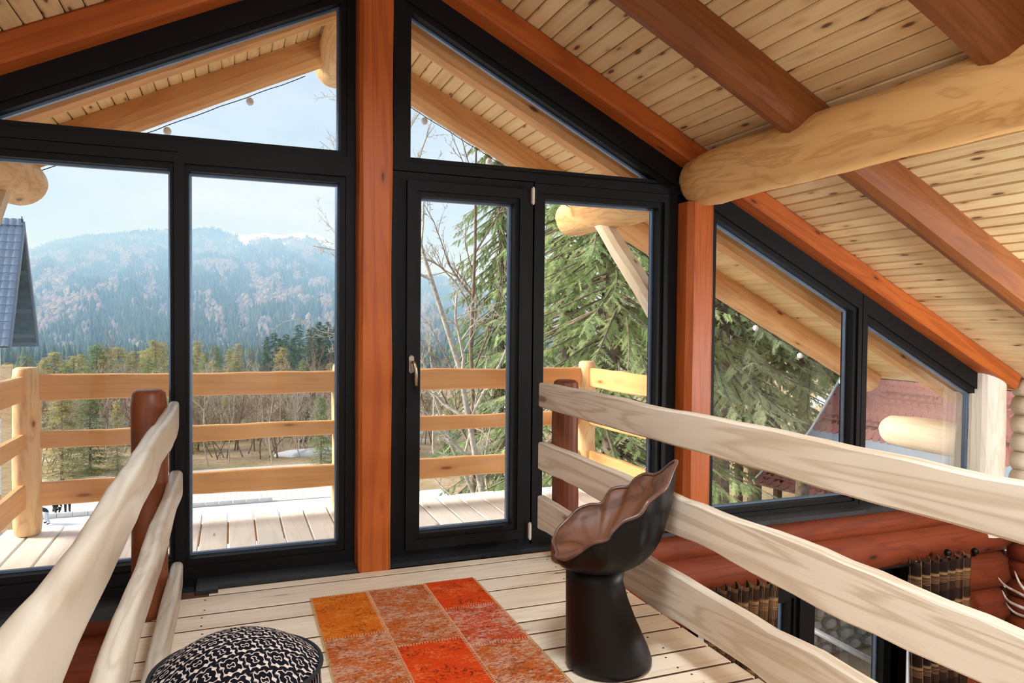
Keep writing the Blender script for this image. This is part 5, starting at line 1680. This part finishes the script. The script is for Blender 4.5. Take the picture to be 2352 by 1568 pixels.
def kid(hgt, pose):
    """joint list for a standing, bending or crouching child; pelvis first, facing -Y"""
    s = hgt
    hip = 0.46 * s; kn = 0.25 * s
    if pose == 'stand':
        tr_ = [(0, 0, hip), (0, 0.0, 0.58 * s), (0, 0, 0.76 * s), (0, 0, 0.83 * s), (0, -0.01 * s, 0.90 * s), (0, -0.01 * s, 0.98 * s)]
        legs = [[(sx * 0.055 * s, 0, hip - 0.03 * s), (sx * 0.06 * s, -0.02 * s * sx, kn), (sx * 0.065 * s, 0.03 * s * sx, 0.04 * s), (sx * 0.07 * s, -0.06 * s + 0.03 * s * sx, 0.02 * s)] for sx in (-1, 1)]
        arms = [[(sx * 0.12 * s, 0, 0.75 * s), (sx * 0.17 * s, 0.01 * s, 0.60 * s), (sx * 0.17 * s, -0.05 * s, 0.47 * s), (sx * 0.165 * s, -0.07 * s, 0.42 * s)] for sx in (-1, 1)]
    elif pose == 'bend':
        tr_ = [(0, 0, hip), (0, -0.09 * s, 0.53 * s), (0, -0.24 * s, 0.60 * s), (0, -0.30 * s, 0.62 * s), (0, -0.36 * s, 0.63 * s), (0, -0.42 * s, 0.62 * s)]
        legs = [[(sx * 0.06 * s, 0, hip - 0.03 * s), (sx * 0.09 * s, -0.03 * s, kn), (sx * 0.13 * s, 0.04 * s, 0.04 * s), (sx * 0.14 * s, -0.06 * s, 0.02 * s)] for sx in (-1, 1)]
        arms = [[(sx * 0.11 * s, -0.22 * s, 0.58 * s), (sx * 0.14 * s, -0.24 * s, 0.44 * s), (sx * 0.12 * s, -0.28 * s, 0.32 * s), (sx * 0.115 * s, -0.29 * s, 0.28 * s)] for sx in (-1, 1)]
    else:
        tr_ = [(0, 0, 0.16 * s), (0, -0.03 * s, 0.26 * s), (0, -0.06 * s, 0.42 * s), (0, -0.07 * s, 0.48 * s), (0, -0.08 * s, 0.55 * s), (0, -0.08 * s, 0.63 * s)]
        legs = [[(sx * 0.07 * s, 0, 0.15 * s), (sx * 0.09 * s, -0.20 * s, 0.24 * s), (sx * 0.08 * s, -0.12 * s, 0.04 * s), (sx * 0.085 * s, -0.20 * s, 0.02 * s)] for sx in (-1, 1)]
        arms = [[(sx * 0.12 * s, -0.06 * s, 0.41 * s), (sx * 0.16 * s, -0.14 * s, 0.30 * s), (sx * 0.10 * s, -0.24 * s, 0.27 * s), (sx * 0.07 * s, -0.28 * s, 0.27 * s)] for sx in (-1, 1)]
    J = []; E_ = []
    for p, r in zip(tr_, (0.085, 0.08, 0.09, 0.04, 0.075, 0.06)): J.append((p, r * s))
    for i in range(5): E_.append((i, i + 1))
    for lg in legs:
        b = len(J)
        for p, r in zip(lg, (0.06, 0.045, 0.032, 0.028)): J.append((p, r * s))
        E_ += [(0, b), (b, b + 1), (b + 1, b + 2), (b + 2, b + 3)]
    for am in arms:
        b = len(J)
        for p, r in zip(am, (0.042, 0.034, 0.024, 0.022)): J.append((p, r * s))
        E_ += [(2, b), (b, b + 1), (b + 1, b + 2), (b + 2, b + 3)]
    return J, E_, tr_[4], tr_


mats = [M['paletr'], M['navy'], M['skin'], M['rod']]
J, E_, hd_, tr_ = kid(1.0, 'bend')
figure('person', J, E_, mats, lambda c: 3 if c.z < 0.05 else (0 if c.z < 0.44 and c.y > -0.13 else (2 if c.y < -0.315 or c.z < 0.33 else 1)), (-6.08, 29.66, GROUND + 0.04), math.radians(-60), 'child bending forward in navy jacket and pale trousers on the paving', ((hd_[0], hd_[1] - 0.01, hd_[2] + 0.02), 0.085), M['hairm'], False)
J, E_, hd_, tr_ = kid(0.95, 'crouch')
figure('person', J, E_, [M['black'], M['black'], M['skin'], M['rod']], lambda c: 3 if c.z < 0.04 else (2 if (c.z > 0.47 or c.y < -0.24) and c.z > 0.2 else 1), (-6.12, 31.1, GROUND + 0.04), math.radians(50), 'child crouching in black jacket and hood on the paving', ((hd_[0], hd_[1], hd_[2] + 0.01), 0.082), M['black'], True)
J, E_, hd_, tr_ = kid(1.1, 'stand')
figure('person', J, E_, [M['navy'], M['purple'], M['skin'], M['rod']], lambda c: 3 if c.z < 0.05 else (0 if c.z < 0.62 and abs(c.x) < 0.15 else (2 if c.z > 0.92 or c.z < 0.5 else 1)), (-5.72, 31.15, GROUND + 0.04), math.radians(20), 'child standing in purple top and dark trousers, cut by the balcony rail', ((hd_[0], hd_[1], hd_[2] + 0.02), 0.09), M['hairm'], True)
